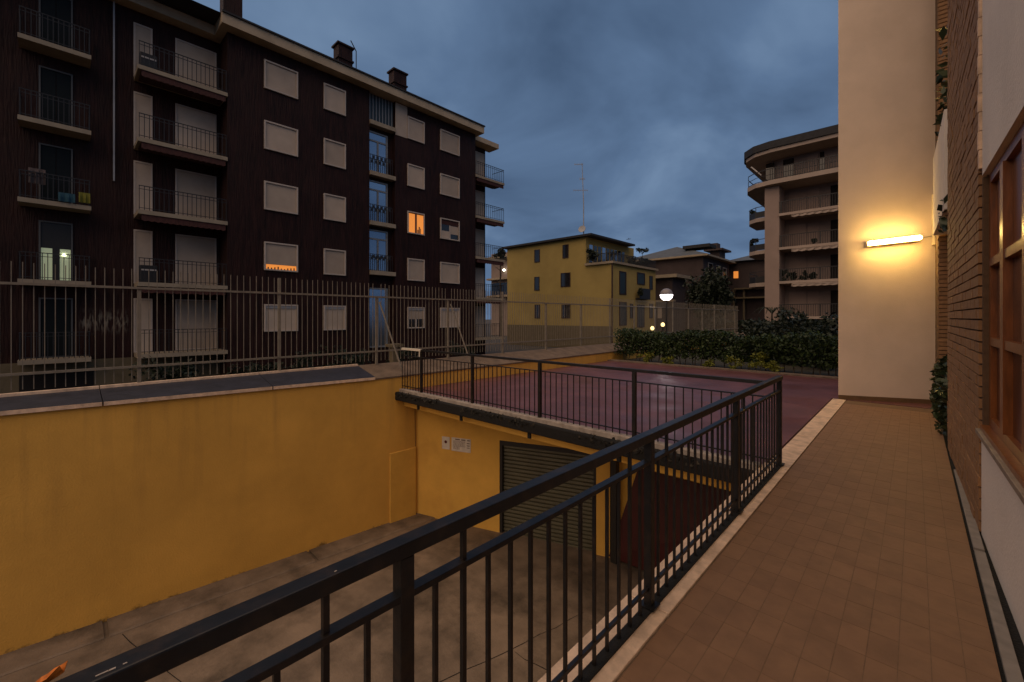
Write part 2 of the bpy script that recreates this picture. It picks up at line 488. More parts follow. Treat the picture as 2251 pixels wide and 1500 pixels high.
class MB:
    def __init__(self):
        self.v, self.f = [], []

    def add(self, vs, fs):
        n = len(self.v)
        self.v += [tuple(p) for p in vs]
        self.f += [tuple(i + n for i in f) for f in fs]
        return self

    def box(self, x0, x1, y0, y1, z0, z1):
        if x0 > x1: x0, x1 = x1, x0
        if y0 > y1: y0, y1 = y1, y0
        if z0 > z1: z0, z1 = z1, z0
        return self.add([(x0, y0, z0), (x1, y0, z0), (x1, y1, z0), (x0, y1, z0),
                         (x0, y0, z1), (x1, y0, z1), (x1, y1, z1), (x0, y1, z1)],
                        [(0, 3, 2, 1), (4, 5, 6, 7), (0, 1, 5, 4), (1, 2, 6, 5), (2, 3, 7, 6), (3, 0, 4, 7)])

    def bar(self, p, q, w, h, up=(0, 0, 1)):
        p, q, up = Vector(p), Vector(q), Vector(up)
        d = (q - p).normalized()
        s = d.cross(up)
        if s.length < 1e-4: s = d.cross(Vector((1, 0, 0)))
        s.normalize()
        n = s.cross(d)
        s *= w / 2; n *= h / 2
        vs = [p - s - n, p + s - n, p + s + n, p - s + n, q - s - n, q + s - n, q + s + n, q - s + n]
        return self.add(vs, [(0, 1, 2, 3), (7, 6, 5, 4), (0, 4, 5, 1), (1, 5, 6, 2), (2, 6, 7, 3), (3, 7, 4, 0)])

    def cyl(self, p, q, r0, r1=None, n=8, caps=True):
        r1 = r0 if r1 is None else r1
        p, q = Vector(p), Vector(q)
        d = (q - p).normalized()
        s = d.cross(Vector((0, 0, 1)))
        if s.length < 1e-4: s = d.cross(Vector((1, 0, 0)))
        s.normalize()
        t = d.cross(s)
        vs = []
        for c, r in ((p, r0), (q, r1)):
            for i in range(n):
                a = 2 * math.pi * i / n
                vs.append(c + s * (r * math.cos(a)) + t * (r * math.sin(a)))
        fs = [(i, (i + 1) % n, n + (i + 1) % n, n + i) for i in range(n)]
        if caps: fs += [tuple(range(n - 1, -1, -1)), tuple(range(n, 2 * n))]
        return self.add(vs, fs)

    def lathe(self, c, prof, n=16):
        cx, cy, cz = c
        vs, fs = [], []
        for r, z in prof:
            for i in range(n):
                a = 2 * math.pi * i / n
                vs.append((cx + r * math.cos(a), cy + r * math.sin(a), cz + z))
        for k in range(len(prof) - 1):
            for i in range(n):
                fs.append((k * n + i, k * n + (i + 1) % n, (k + 1) * n + (i + 1) % n, (k + 1) * n + i))
        fs.append(tuple(range(n - 1, -1, -1)))
        fs.append(tuple(range((len(prof) - 1) * n, len(prof) * n)))
        return self.add(vs, fs)

    def prism(self, poly, z0, z1):
        n = len(poly)
        vs = [(x, y, z0) for x, y in poly] + [(x, y, z1) for x, y in poly]
        fs = [tuple(range(n - 1, -1, -1)), tuple(range(n, 2 * n))]
        fs += [(i, (i + 1) % n, n + (i + 1) % n, n + i) for i in range(n)]
        return self.add(vs, fs)

    def frame_x(self, X0, X1, y0, y1, z0, z1, w):
        """a rectangular frame lying in a plane X = const"""
        self.box(X0, X1, y0, y0 + w, z0, z1)
        self.box(X0, X1, y1 - w, y1, z0, z1)
        self.box(X0, X1, y0 + w, y1 - w, z1 - w, z1)
        self.box(X0, X1, y0 + w, y1 - w, z0, z0 + w)
        return self

    def build(self, name, material, parent=None, bevel=0.0, smooth=False, origin=None):
        if parent is None:
            if origin is None:
                a = np.array(self.v)
                lo, hi = a.min(0), a.max(0)
                origin = Vector(((lo[0] + hi[0]) / 2, (lo[1] + hi[1]) / 2, lo[2]))
            base = Vector(origin)
        else:
            base = wloc(parent)
        me = bpy.data.meshes.new(name)
        me.from_pydata([tuple(Vector(p) - base) for p in self.v], [], self.f)
        me.materials.append(material)
        if smooth:
            for p in me.polygons: p.use_smooth = True
        o = bpy.data.objects.new(name, me)
        COL.objects.link(o)
        if parent is None:
            o.location = base
        else:
            o.parent = parent
        if bevel > 0:
            b = o.modifiers.new('bevel', 'BEVEL')
            b.width = bevel
            b.segments = 2
            b.limit_method = 'ANGLE'
        return o


def dup(o, offset, parent=None):
    """one more piece sharing its mesh"""
    c = o.copy()
    COL.objects.link(c)
    c.parent = parent if parent is not None else o.parent
    c.location = o.location + Vector(offset)
    return c


def dup_tree(o, offset, parent=None):
    c = dup(o, offset, parent if parent is not None else o.parent)
    for ch in list(o.children):
        k = ch.copy(); COL.objects.link(k); k.parent = c
        for g in ch.children:
            d = g.copy(); COL.objects.link(d); d.parent = k
    return c


def leaves(name, pts, material, parent=None, size=0.06, jitter=0.5, kind=None):
    """many leaf-sized diamond faces at the given points"""
    pts = np.asarray(pts, float)
    n = len(pts)
    a = RNG.normal(size=(n, 3)); a /= np.linalg.norm(a, axis=1)[:, None]
    b = RNG.normal(size=(n, 3)); b -= (a * b).sum(1)[:, None] * a
    b /= np.linalg.norm(b, axis=1)[:, None]
    s = size * (1 + jitter * (RNG.random(n) * 2 - 1))
    a *= s[:, None]; b *= (s * 0.55)[:, None]
    base = np.array(wloc(parent)) if parent is not None else np.array([pts[:, 0].mean(), pts[:, 1].mean(), pts[:, 2].min()])
    vs = np.stack([pts - a, pts - a * .1 + b, pts + a, pts - a * .1 - b], 1).reshape(-1, 3) - base
    me = bpy.data.meshes.new(name)
    me.vertices.add(4 * n)
    me.vertices.foreach_set('co', vs.ravel())
    me.loops.add(4 * n)
    me.loops.foreach_set('vertex_index', np.arange(4 * n, dtype=np.int32))
    me.polygons.add(n)
    me.polygons.foreach_set('loop_start', np.arange(0, 4 * n, 4, dtype=np.int32))
    me.polygons.foreach_set('loop_total', np.full(n, 4, dtype=np.int32))
    me.update()
    me.validate()
    me.materials.append(material)
    o = bpy.data.objects.new(name, me)
    COL.objects.link(o)
    if parent is not None: o.parent = parent
    else: o.location = base
    if kind: o['kind'] = kind
    return o


def blob_points(c, r, n, clumps=14, shell=0.55):
    """leaf positions in uneven clumps through a crown's volume"""
    c, r = np.array(c, float), np.array(r, float)
    cc = RNG.normal(size=(clumps, 3)); cc /= np.linalg.norm(cc, axis=1)[:, None]
    cc *= (RNG.random(clumps) ** 0.4)[:, None] * 0.72
    k = RNG.integers(0, clumps, n)
    d = RNG.normal(size=(n, 3)); d /= np.linalg.norm(d, axis=1)[:, None]
    rad = (0.20 + 0.22 * RNG.random(clumps))[k] * (RNG.random(n) ** shell)
    return c + (cc[k] + d * rad[:, None]) * r


# ------------------------------------------------------------------ the setting
XW = -8.4            # face of the ochre retaining wall
XR = -1.09           # line of the walkway railing
YE = 5.20            # edge of the terrace slab
tag(MB().box(-600, 600, -600, 900, -3.6, -3.4).build('ground', M['asphalt']), kind='structure')
tag(MB().box(-120, -9.6, -40, 160, -3.39, -1.55).build('courtyard', M['asphalt']), kind='structure')
tag(MB().box(-9.1, 30, 14.45, 140, -3.39, -0.06).build('garden_ground', M['soil']), kind='structure')
# ramp floor, falling gently away from the camera
mb = MB()
za, zb = -2.55, -3.0
mb.add([(XW, -3, za), (XR - .1, -3, za), (XR - .1, 9.5, zb - .1), (XW, 9.5, zb - .1),
        (XW, -3, -3.38), (XR - .1, -3, -3.38), (XR - .1, 9.5, -3.38), (XW, 9.5, -3.38)],
       [(0, 1, 2, 3), (7, 6, 5, 4), (0, 4, 5, 1), (1, 5, 6, 2), (2, 6, 7, 3), (3, 7, 4, 0)])
ramp = tag(mb.build('driveway', M['concrete']), kind='structure')


def ramp_z(y): return za + (zb - .1 - za) * (y + 3) / 12.5


mb = MB()
for y0, y1 in ((-3, 0.4), (0.45, 3.2), (3.25, 6.2)):
    mb.add([(XW, y0, ramp_z(y0) + .004), (XW + .45, y0, ramp_z(y0) + .004), (XW + .45, y1, ramp_z(y1) + .004), (XW, y1, ramp_z(y1) + .004),
            (XW, y0, ramp_z(y0) + .03), (XW + .42, y0, ramp_z(y0) + .02), (XW + .42, y1, ramp_z(y1) + .02), (XW, y1, ramp_z(y1) + .03)],
           [(4, 5, 6, 7), (1, 2, 6, 5), (0, 1, 5, 4), (2, 3, 7, 6)])
mb.build('gutter_strip', M['concrete'], ramp)
mb = MB()
for (x0, y0, x1, y1) in ((-7.9, .6, -4.4, 1.5), (-4.4, 1.5, -1.3, 1.2), (-4.6, 1.4, -3.7, 5.6), (-6.3, -1.8, -5.9, 1.1), (-3.9, 4.2, -1.5, 4.6)):
    q = None
    for k in range(15):
        f = k / 14
        x = x0 + (x1 - x0) * f + random.uniform(-.035, .035)
        y = y0 + (y1 - y0) * f + random.uniform(-.035, .035)
        p = Vector((x, y, ramp_z(y) + .004))
        if q is not None:
            d = (p - q).normalized(); e = Vector((-d.y, d.x, 0)) * random.uniform(.003, .006)
            mb.add([q - e, p - e, p + e, q + e], [(0, 1, 2, 3)])
        q = p
mb.build('crack', M['bitumen'], ramp)

# terrace slab
ter = tag(MB().box(-8.40, XR - .14, YE + .131, 14.1, -0.16, 0.0).build('terrace', M['terrace']), kind='structure')
MB().box(XR - .139, 0.9, 10.76, 14.099, -0.16, 0.0).build('paving', M['terrace'], ter)
MB().box(-8.40, XR - .14, YE, YE + .13, -0.10, 0.04).build('edge_kerb', M['stone_grey'], ter, bevel=0.008)
MB().box(-8.52, XR - .14, YE - .10, YE - .003, -0.20, -0.02).build('gutter', M['bitumen'], ter, bevel=0.02)
MB().box(-8.40, 0.9, 14.1, 14.45, -0.16, 0.035).build('planter_kerb', M['kerb_dark'], ter)
mb = MB()
for x in (-7.6, -6.2, -4.5, -2.9):
    mb.box(x - .03, x + .03, YE - .05, YE - .02, -0.30, -0.2)
mb.build('gutter_bracket', M['bitumen'], ter)
for x0 in np.arange(-8.1, -1.6, 0.9):
    mb = MB()
pts = np.stack([RNG.uniform(-8.4, -1.3, 420), RNG.uniform(YE - .11, YE - .01, 420), RNG.uniform(-0.10, -0.012, 420)], 1)
pts = pts[(np.sin(pts[:, 0] * 5.1) + np.sin(pts[:, 0] * 2.3 + 1)) > -0.3]
pts[:, 1] = np.where(pts[:, 2] < -.03, YE - .105, pts[:, 1])
leaves('gutter_litter', pts, M['litter'], ter, size=0.03, kind='stuff')

# ------------------------------------------------------------------ walkway with tiles and kerb
WX0, WX1 = -0.985, 0.287
walk = tag(MB().box(WX0, 0.2845, -2.0, 10.7, -0.16, -0.0012).build('walkway', M['grout']), kind='structure')
TW, TL, G = 0.1117, 0.226, 0.0035
cols = int((WX1 - WX0) / (TW + G))
tm = MB().box(0, TW, 0, TL, -0.0011, 0.0)
first = None
count = 0
far = MB()
rows = int(12.3 / (TL + G))
k = 0
for r in range(rows):
    y = -1.9 + r * (TL + G)
    if y + TL > 10.66: break
    for c in range(cols):
        x = WX0 + .006 + c * (TW + G)
        yy = y + random.uniform(-.001, .001)
        if yy < 1.05: 
            far.box(x, x + TW, yy, yy + TL, -0.0011, 0.0); continue
        if count < 298 and yy < 9:
            dz = random.uniform(-.0005, .0005)
            if first is None:
                b = MB(); b.v = [(px + x, py + yy, pz) for px, py, pz in tm.v]; b.f = tm.f
                first = b.build('tile', M['tile'], walk)
                f0 = (x, yy)
            else:
                dup(first, (x - f0[0], yy - f0[1], dz))
            count += 1
        elif yy + TL < 10.66:
            far.box(x, x + TW, yy, yy + TL, -0.0011, random.uniform(-.0005, .0005))
tag(far.build('far_tiles', M['tile'], walk), kind='stuff')
# kerb stones carrying the railing
y = -2.1
ys = [-2.1, -0.45, 0.98, 2.30, 3.90, 5.45, 7.0, 8.6, 10.65]
for a, b_ in zip(ys[:-1], ys[1:]):
    x0 = -1.235 if a < 5.4 else -1.20
    MB().box(x0, WX0 - .004, a + .003, b_ - .003, -0.09, 0.012).build('kerb_stone', M['stone'], walk, bevel=0.004)
# wall below the walkway
uw = MB().box(-1.22, -1.0, -3, 5.4, -3.3, -0.1).build('retaining_wall', M['ochre'])
tag(uw, 'ochre wall holding up the walkway above the driveway', 'wall')
# drain strip along the house foot
ds = tag(MB().box(0.285, 0.40, -2, 7.7, -0.05, -0.013).build('drain_channel', M['bitumen']), kind='structure')
for a, b_ in ((-2.0, 0.9), (0.93, 4.42), (4.46, 6.6)):
    MB().box(0.302, 0.356, a, b_, -0.012, 0.012).build('drain_cover', M['grey_dull'], ds, bevel=0.003)

# ------------------------------------------------------------------ ochre retaining wall of the ramp
rw = thing('retaining_wall', 'long ochre rendered wall beside the driveway under the picket fence', 'wall', (XW - .25, 3, -3.3))
def lip(y): return .392 - .019 * min(max(y, -4), 4.6)
MB().add([(XW - .4, -4, -3.3), (XW, -4, -3.3), (XW, 4.6, -3.3), (XW - .4, 4.6, -3.3), (XW - .4, -4, lip(-4)), (XW, -4, lip(-4)), (XW, 4.6, lip(4.6)), (XW - .4, 4.6, lip(4.6))],
         [(0, 3, 2, 1), (4, 5, 6, 7), (0, 1, 5, 4), (1, 2, 6, 5), (2, 3, 7, 6), (3, 0, 4, 7)]).box(XW - .4, XW, 4.6, 34.4, -3.3, 0.30).build('wall', M['ochre'], rw)
MB().box(XW, XW + .05, 4.95, 5.62, ramp_z(5.3), -1.35).build('pilaster', M['ochre2'], rw, bevel=0.015)
mb = MB()
pcs = [(-4, -1.7), (-1.7, 0.40), (0.41, 2.60), (2.61, 4.60)]
for a, b_ in pcs:
    la, lb = lip(a) + .003, lip(b_) + .003
    MB().add([(XW + .035, a, la), (XW + .035, b_, lb), (XW + .035, b_, lb + .06), (XW + .035, a, la + .06),
              (XW - .72, a, .302), (XW - .72, b_, .302), (XW - .72, b_, .545), (XW - .72, a, .545)],
             [(0, 1, 2, 3), (3, 2, 6, 7), (7, 6, 5, 4), (0, 3, 7, 4), (1, 5, 6, 2), (0, 4, 5, 1)]
             ).build('coping_slab', M['coping'], rw)
    MB().bar((XW + .041, a + .004, la + .03), (XW + .041, b_ - .004, lb + .03), .008, .054).build('coping_edge', M['stone'], rw)
    MB().box(XW - .80, XW - .722, a + .002, b_ - .002, .302, .585).build('back_kerb', M['stone'], rw)
for a, b_ in ((4.61, 8.0), (8.01, 11.2), (11.21, 14.4), (14.41, 34)):
    MB().add([(XW + .02, a, .302), (XW + .02, b_, .302), (XW + .02, b_, .335), (XW + .02, a, .335),
              (XW - .80, a, .302), (XW - .80, b_, .302), (XW - .80, b_, .55), (XW - .80, a, .55)],
             [(0, 1, 2, 3), (3, 2, 6, 7), (7, 6, 5, 4), (0, 3, 7, 4), (1, 5, 6, 2), (0, 4, 5, 1)]
             ).build('coping_slab', M['coping_brown'], rw)
MB().box(XW - .80, XW - .40, -4, 34, -3.3, 0.30).build('backing', M['plinth'], rw)

# ------------------------------------------------------------------ picket fence
XF = -9.16
fe = thing('picket_fence', 'long cream metal picket fence on top of the ochre wall', 'fence', (XF, 5, .5))
pk = MB().box(XF - .005, XF + .005, -3.0 - .005, -3.0 + .005, 0.62, 2.42).build('picket', M['cream'], fe)
n = 1
rest = MB()
yy = -3.0
post_y = [.87 + 2.1 * i for i in range(-2, 16)]
while yy < 33.0:
    yy += 0.105
    if min(abs(yy - p) for p in post_y) < 0.045: continue
    dz = random.uniform(-.012, .012)
    if n < 298:
        dup(pk, (random.uniform(-.004, .004), yy + 3.0, dz)); n += 1
    else:
        rest.box(XF - .005, XF + .005, yy - .005, yy + .005, .62 + dz, 2.42 + dz)
tag(rest.build('far_pickets', M['cream'], fe), kind='stuff')
MB().box(XF + .009, XF + .045, -3.2, 33.2, 2.10, 2.135).build('rail', M['cream'], fe)
MB().box(XF + .009, XF + .045, -3.2, 33.2, 0.83, 0.865).build('rail', M['cream'], fe)
for i, p in enumerate(post_y):
    MB().box(XF - .024, XF + .024, p - .024, p + .024, 0.48, 2.10 if i % 3 else 2.42).build('post', M['cream'], fe)
    if i in (4, 5):
        MB().bar((XF + .05, p + .05, 2.0), (XF + .52, p + .35, .44), .03, .03).build('strut', M['cream'], fe)

# ------------------------------------------------------------------ railings
rl = thing('walkway_railing', 'black metal handrail running along the tiled walkway kerb', 'railing', (XR, 2.3, .012))
HY0, HY1 = -1.7, 5.47
MB().box(XR - .027, XR + .027, HY0, HY1 + .03, .955, 1.0).build('handrail', M['black'], rl, bevel=0.004)
MB().box(XR - .02, XR + .02, HY0, HY1, .828, .848).build('middle_rail', M['black'], rl, bevel=0.002)
MB().box(XR - .009, XR + .009, HY0, HY1, .118, .136).build('bottom_rail', M['black'], rl)
MB().box(XR - .022, XR + .03, HY0, HY1, .0125, .024).build('base_bar', M['bitumen'], rl)
posts = [-.91, .69, 2.28, 3.89, 5.45]
for p in posts:
    MB().box(XR - .023, XR + .023, p - .023, p + .023, .0245, .954).build('post', M['black'], rl, bevel=0.003)
    MB().box(XR - .045, XR + .045, p - .045, p + .045, .025, .033).build('foot_plate', M['black'], rl)
short = longb = None
for a, b_ in zip(posts[:-1], posts[1:]):
    nb = 14
    for i in range(1, nb):
        yy = a + (b_ - a) * i / nb
        if i in (2, 12):
            if longb is None:
                longb = MB().box(XR - .008, XR + .008, yy - .008, yy + .008, .0245, .955).build('baluster', M['black'], rl); ly = yy
            else: dup(longb, (0, yy - ly, 0))
        else:
            if short is None:
                short = MB().box(XR - .007, XR + .007, yy - .007, yy + .007, .0245, .829).build('baluster', M['black'], rl); sy = yy
            else: dup(short, (0, yy - sy, 0))
MB().box(XR - .028, XR - .0, 1.26, 1.34, .950, .9545).build('rust_patch', M['rust'], rl)
MB().box(XR - .0285, XR - .027, 2.02, 2.14, .965, .995).build('rust_patch', M['rust'], rl)

for (u, v, l, w_) in ((205, 1440, .018, .003), (232, 1428, .010, .004), (262, 1415, .006, .003), (712, 1236, .006, .004)):
    q = P(u, v, Z=1.0)
    MB().box(XR + .013, XR + .013 + w_, q.y, q.y + l, 1.0005, 1.0015).build('paint_chip', M['stone_grey'], rl)

YR = YE + .07
tr = thing('terrace_railing', 'black metal railing across the edge of the red terrace above the garage', 'railing', (-4.7, YR, .045))
MB().box(-7.64, XR - .03, YR - .022, YR + .022, .915, .955).build('handrail', M['black'], tr, bevel=0.003)
MB().box(-8.36, XR - .03, YR - .012, YR + .012, .775, .79).build('middle_rail', M['black'], tr)
MB().box(-8.36, XR - .05, YR - .009, YR + .009, .10, .115).build('bottom_rail', M['black'], tr)
MB().box(-8.38, -7.66, YR - .024, YR + .024, .912, .960).build('end_rail', M['pale_end'], tr, bevel=0.004)
tposts = [-7.64, -6.0, -4.37, -2.73, -1.20]
for p in tposts[:-1]:
    MB().box(p - .024, p + .024, YR - .024, YR + .024, .0455, .914).build('post', M['black'], tr)
MB().box(-7.70, -7.666, YR - .02, YR + .02, .80, .9115).build('end_post', M['pale_end'], tr)
short = None
for a, b_ in zip([-8.38] + tposts[:-1], tposts):
    nb = max(2, round((b_ - a) / .112))
    for i in range(0 if a < -8 else 1, nb):
        x = a + (b_ - a) * i / nb
        if short is None:
            short = MB().box(x - .006, x + .006, YR - .006, YR + .006, .0455, .776).build('baluster', M['black'], tr); sx = x
        else: dup(short, (x - sx, 0, 0))

lf = MB()
lc = P(94, 1478, Z=1.004)
lc.x = XR - .012
vs, fs = [], []
nr, nc = 7, 5
for r_ in range(nr):
    f_ = r_ / (nr - 1)
    wdt = .019 * math.sin(math.pi * min(.97, max(.04, f_))) ** .7 * (1 + .18 * (-1) ** r_)
    for c_ in range(nc):
        g_ = c_ / (nc - 1) - .5
        vs.append((lc.x + .008 * f_ + wdt * 2 * g_ * .55 - .005, lc.y - .022 + .048 * f_ - g_ * .01, lc.z + .003 + .022 * abs(g_) * (.5 + f_) + .012 * f_ * f_))
for r_ in range(nr - 1):
    for c_ in range(nc - 1):
        fs.append((r_ * nc + c_, r_ * nc + c_ + 1, (r_ + 1) * nc + c_ + 1, (r_ + 1) * nc + c_))
lf.add(vs, fs)
lfo = lf.build('dry_leaf', M['dry_leaf'])
lfo.modifiers.new('thickness', 'SOLIDIFY').thickness = .001
tag(lfo, 'small orange dry leaf lying on the near end of the black handrail', 'leaf')

# ------------------------------------------------------------------ garage below the terrace
G0 = Vector((XW, 5.68, 0))
gd = Vector((1, .395, 0)).normalized()
gn = Vector((gd.y, -gd.x, 0))      # outwards, towards the camera


def gp(s, n, z): return G0 + gd * s + gn * n + Vector((0, 0, z))


def gbox(mb, s0, s1, n0, n1, z0, z1):
    vs = [gp(s0, n0, z0), gp(s1, n0, z0), gp(s1, n1, z0), gp(s0, n1, z0), gp(s0, n0, z1), gp(s1, n0, z1), gp(s1, n1, z1), gp(s0, n1, z1)]
    return mb.add(vs, [(0, 1, 2, 3), (7, 6, 5, 4), (0, 4, 5, 1), (1, 5, 6, 2), (2, 6, 7, 3), (3, 7, 4, 0)])


def s_of(u):      # distance along the garage wall seen in photo column u
    a = (u - 1125.5) / 937
    dx, dy = -SN + a * CS, CS + a * SN
    # G0 + gd*s = t*(dx,dy)
    det = gd.x * (-dy) - gd.y * (-dx)
    return (-G0.x * (-dy) + G0.y * (-dx)) / det


sD0, sD1, sP1 = s_of(1098), s_of(1311), s_of(1341)
DZ = -0.99
gw = thing('garage_wall', 'ochre garage front under the terrace with two doors', 'wall', tuple(gp(2, 0, -3.0)))
mb = MB()
gbox(mb, 0, sD0, -.3, 0, -3.2, -.165)
gbox(mb, sD0, sD1, -.3, 0, DZ, -.165)
gbox(mb, sD1, sP1, -.35, 0.02, -3.2, -.165)
mb.build('wall', M['ochre2'], gw)
MB().box(-8.38, XR - .16, YE + .12, YE + .30, -.36, -.165).build('beam', M['ochre2'], gw)
yb = P(1403, 1027, Y=7.4)
MB().box(gp(sP1, 0, 0).x + .008, -1.23, 7.4, 7.7, -1.16, -.165).build('lintel', M['ochre2'], gw)
MB().box(gp(sP1, 0, 0).x + .10, yb.x + .008, 7.42, 7.62, -3.2, -1.165).build('jamb', M['ochre2'], gw)
pp = P(1355, 1020, Y=7.25)
MB().box(pp.x - .07, pp.x + .05, 7.15, 7.27, -3.1, -1.02).build('door_track', M['dark_metal'], gw)
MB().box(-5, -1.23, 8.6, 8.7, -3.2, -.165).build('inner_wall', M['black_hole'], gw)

rd = thing('roller_shutter', 'grey green slatted roller shutter of the left garage', 'garage door', tuple(gp((sD0 + sD1) / 2, -.1, -3.0)))
mb = MB()
gbox(mb, sD0 + .002, sD0 + .06, -.12, -.01, -3.05, DZ - .002)
gbox(mb, sD1 - .06, sD1 - .002, -.12, -.01, -3.05, DZ - .002)
gbox(mb, sD0 + .06, sD1 - .06, -.12, -.01, DZ - .10, DZ - .002)
mb.build('frame', M['dark_metal'], rd)
zz = DZ - .105
i = 0
while zz > -3.02:
    m_ = MB()
    h = .078
    a0, a1 = sD0 + .062, sD1 - .062
    vs = []
    for (n_, z_) in ((-.13, zz), (-.085, zz - .006), (-.080, zz - .05), (-.085, zz - h + .012), (-.105, zz - h), (-.13, zz - h)):
        vs += [gp(a0, n_, z_), gp(a1, n_, z_)]
    fs = [(2 * k_, 2 * k_ + 1, 2 * k_ + 3, 2 * k_ + 2) for k_ in range(5)] + [(10, 11, 1, 0), (0, 2, 4, 6, 8, 10), (11, 9, 7, 5, 3, 1)]
    m_.add(vs, fs)
    m_.build('slat', M['shutter_grey'], rd)
    zz -= h + .003
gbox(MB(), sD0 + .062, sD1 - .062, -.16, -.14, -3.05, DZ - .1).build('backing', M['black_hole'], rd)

# tilted red overhead door
A = P(1403, 1029, Y=7.38)
D = P(1343, 1219, Z=-2.93)
D.y = min(D.y, 7.2)
od = thing('overhead_door', 'dark red overhead garage door standing tilted open behind the walkway railing', 'garage door', (-2.6, 7.2, -3.0))
wv = Vector((2.55, 0, 0)); wb = Vector((2.9, .18, 0)); th = Vector((0, .05, 0))
MB().add([A, A + wv, D + wb, D, A + th, A + wv + th, D + wb + th, D + th],
         [(3, 2, 1, 0), (4, 5, 6, 7), (0, 1, 5, 4), (1, 2, 6, 5), (2, 3, 7, 6), (3, 0, 4, 7)]).build('door_leaf', M['oxblood'], od)
for k_ in range(1, 7):
    f_ = k_ / 7
    p, q = A + wv * f_, D + wb * f_
    nrm = Vector((0, -.006, 0))
    MB().bar(p + nrm, q + nrm, .022, .010, up=(0, 1, 0)).build('rib', M['oxblood'], od)

# the two notices on the garage wall
def notice(name, label, u0, u1, z0, z1):
    o = thing(name, label, 'sign', tuple(gp((s_of(u0) + s_of(u1)) / 2, .0, z0)))
    m_ = MB(); gbox(m_, s_of(u0), s_of(u1), .002, .010, z0, z1)
    m_.build('plate', M['white_plate'], o, bevel=.002)
    return o


sg = notice('notice_plate', 'small square white notice with a dark dot on the ochre garage wall', 972, 989, -1.33, -1.05)
sc_ = (s_of(972) + s_of(989)) / 2
mb = MB()
pts = [gp(sc_ + .035 * math.cos(a), .0125, -1.165 + .035 * math.sin(a)) for a in np.linspace(0, 2 * math.pi, 15)[:-1]]
mb.add(pts, [tuple(range(14))])
mb.build('dot', M['ink_red'], sg)
sg2 = notice('notice_board', 'wider white notice with lines of faded small print on the ochre garage wall', 993, 1035, -1.345, -1.045)
s0, s1 = s_of(993), s_of(1035)
w_ = s1 - s0
mb = MB()


def ink(a0, a1, zt, h): gbox(mb, s0 + w_ * a0, s0 + w_ * a1, .0102, .0120, zt - h, zt)


x = .20
for wl in (.24, .02, .22, .04, .14):
    if wl > .05: ink(x, x + wl, -1.068, .024)
    x += wl + .025
for (c0, c1, z_, h_) in ((.80, .95, -1.135, .02), (.80, .95, -1.185, .02), (.80, .95, -1.235, .014)):
    ink(c0, c1, z_, h_)
for r_ in range(9):
    x = .10
    zt = -1.112 - r_ * .022
    lim = .72 if r_ < 6 else .42
    while x < lim:
        wl = random.uniform(.03, .10)
        ink(x, min(x + wl, lim), zt, .009)
        x += wl + .022
mb.build('print', M['ink'], sg2)

# thin crack-like cable down the corner
tag(MB().cyl((XW + .03, 5.60, -.24), (XW + .03, 5.60, -.62), .008, n=6).cyl((XW + .03, 5.60, -.62), (XW + .035, 5.61, -1.33), .006, n=6).build('cable', M['brown_pipe']),
    'thin dark cable hanging down the corner of the ochre walls', 'cable')

# ------------------------------------------------------------------ our own house: white end wall, brick pier, window
# end wall with the lamp
ea, eb = Vector((-1.12, 10.72, 0)), Vector((0.30, 11.36, 0))
ed = (eb - ea).normalized(); en = Vector((ed.y, -ed.x, 0)); eL = (eb - ea).length


def ep(s, n, z): return ea + ed * s + en * n + Vector((0, 0, z))


def ebox(mb, s0, s1, n0, n1, z0, z1):
    vs = [ep(s0, n0, z0), ep(s1, n0, z0), ep(s1, n1, z0), ep(s0, n1, z0), ep(s0, n0, z1), ep(s1, n0, z1), ep(s1, n1, z1), ep(s0, n1, z1)]
    return mb.add(vs, [(0, 1, 2, 3), (7, 6, 5, 4), (0, 4, 5, 1), (1, 5, 6, 2), (2, 6, 7, 3), (3, 7, 4, 0)])


ew = thing('end_wall', 'tall plain white rendered wall at the end of the walkway', 'wall', tuple(ep(eL / 2, -1, 0)))
MB().prism([(ea.x, ea.y), (eb.x, eb.y), (eb.x, 14.0), (ea.x, 14.0)], -.15, 10.5).build('wall', M['white_wall'], ew)
ebox(MB(), 0, eL - .0, .001, .014, -.01, .085).build('skirting', M['skirting'], ew)
# lamp, slightly tilted as in the photograph
lp0, lp1 = P(1899, 541, Y=10.95), P(2014, 528, Y=11.1)


def s_end(u):
    a = (u - 1125.5) / 937
    dx, dy = -SN + a * CS, CS + a * SN
    det = ed.x * (-dy) - ed.y * (-dx)
    return (-ea.x * (-dy) + ea.y * (-dx)) / det


def z_end(u, v):
    p = ep(s_end(u), 0, 0)
    t = p.x * -SN + p.y * CS
    return CAM_H - (v - 697) / 937 * t


ls0, ls1 = s_end(1899), s_end(2013)
lz0, lz1 = z_end(1899, 539), z_end(2013, 526)
lo = thing('wall_lamp', 'long lit tube wall lamp glowing yellow on the white end wall', 'wall lamp', tuple(ep((ls0 + ls1) / 2, 0, lz0)))
MB().bar(ep(ls0, .071, lz0), ep(ls1, .071, lz1), .140, .092).build('back_plate', M['plastic_yellow'], lo)
mb = MB()
p, q = ep(ls0 + .02, .19, lz0), ep(ls1 - .02, .19, lz1)
dv = (q - p).normalized()
mb.cyl(p, q, .043, n=14)
mb.cyl(p - dv * .02, p, .024, .043, 14)
mb.cyl(q, q + dv * .02, .043, .024, 14)
mb.build('diffuser', M['sconce_glow'], lo, smooth=False)
tag(MB().bar(ep(ls1 + .03, .012, lz1 + .01), ep(eL - .02, .012, lz1 + .05), .014, .014).build('conduit', M['stone_grey']),
    'thin grey conduit between the tube wall lamp and the wall corner', 'conduit')
zb0, zb1 = z_end(2052, 540), z_end(2052, 428)
mb = MB(); ebox(mb, eL - .085, eL + .03, .002, .11, zb0, zb1)
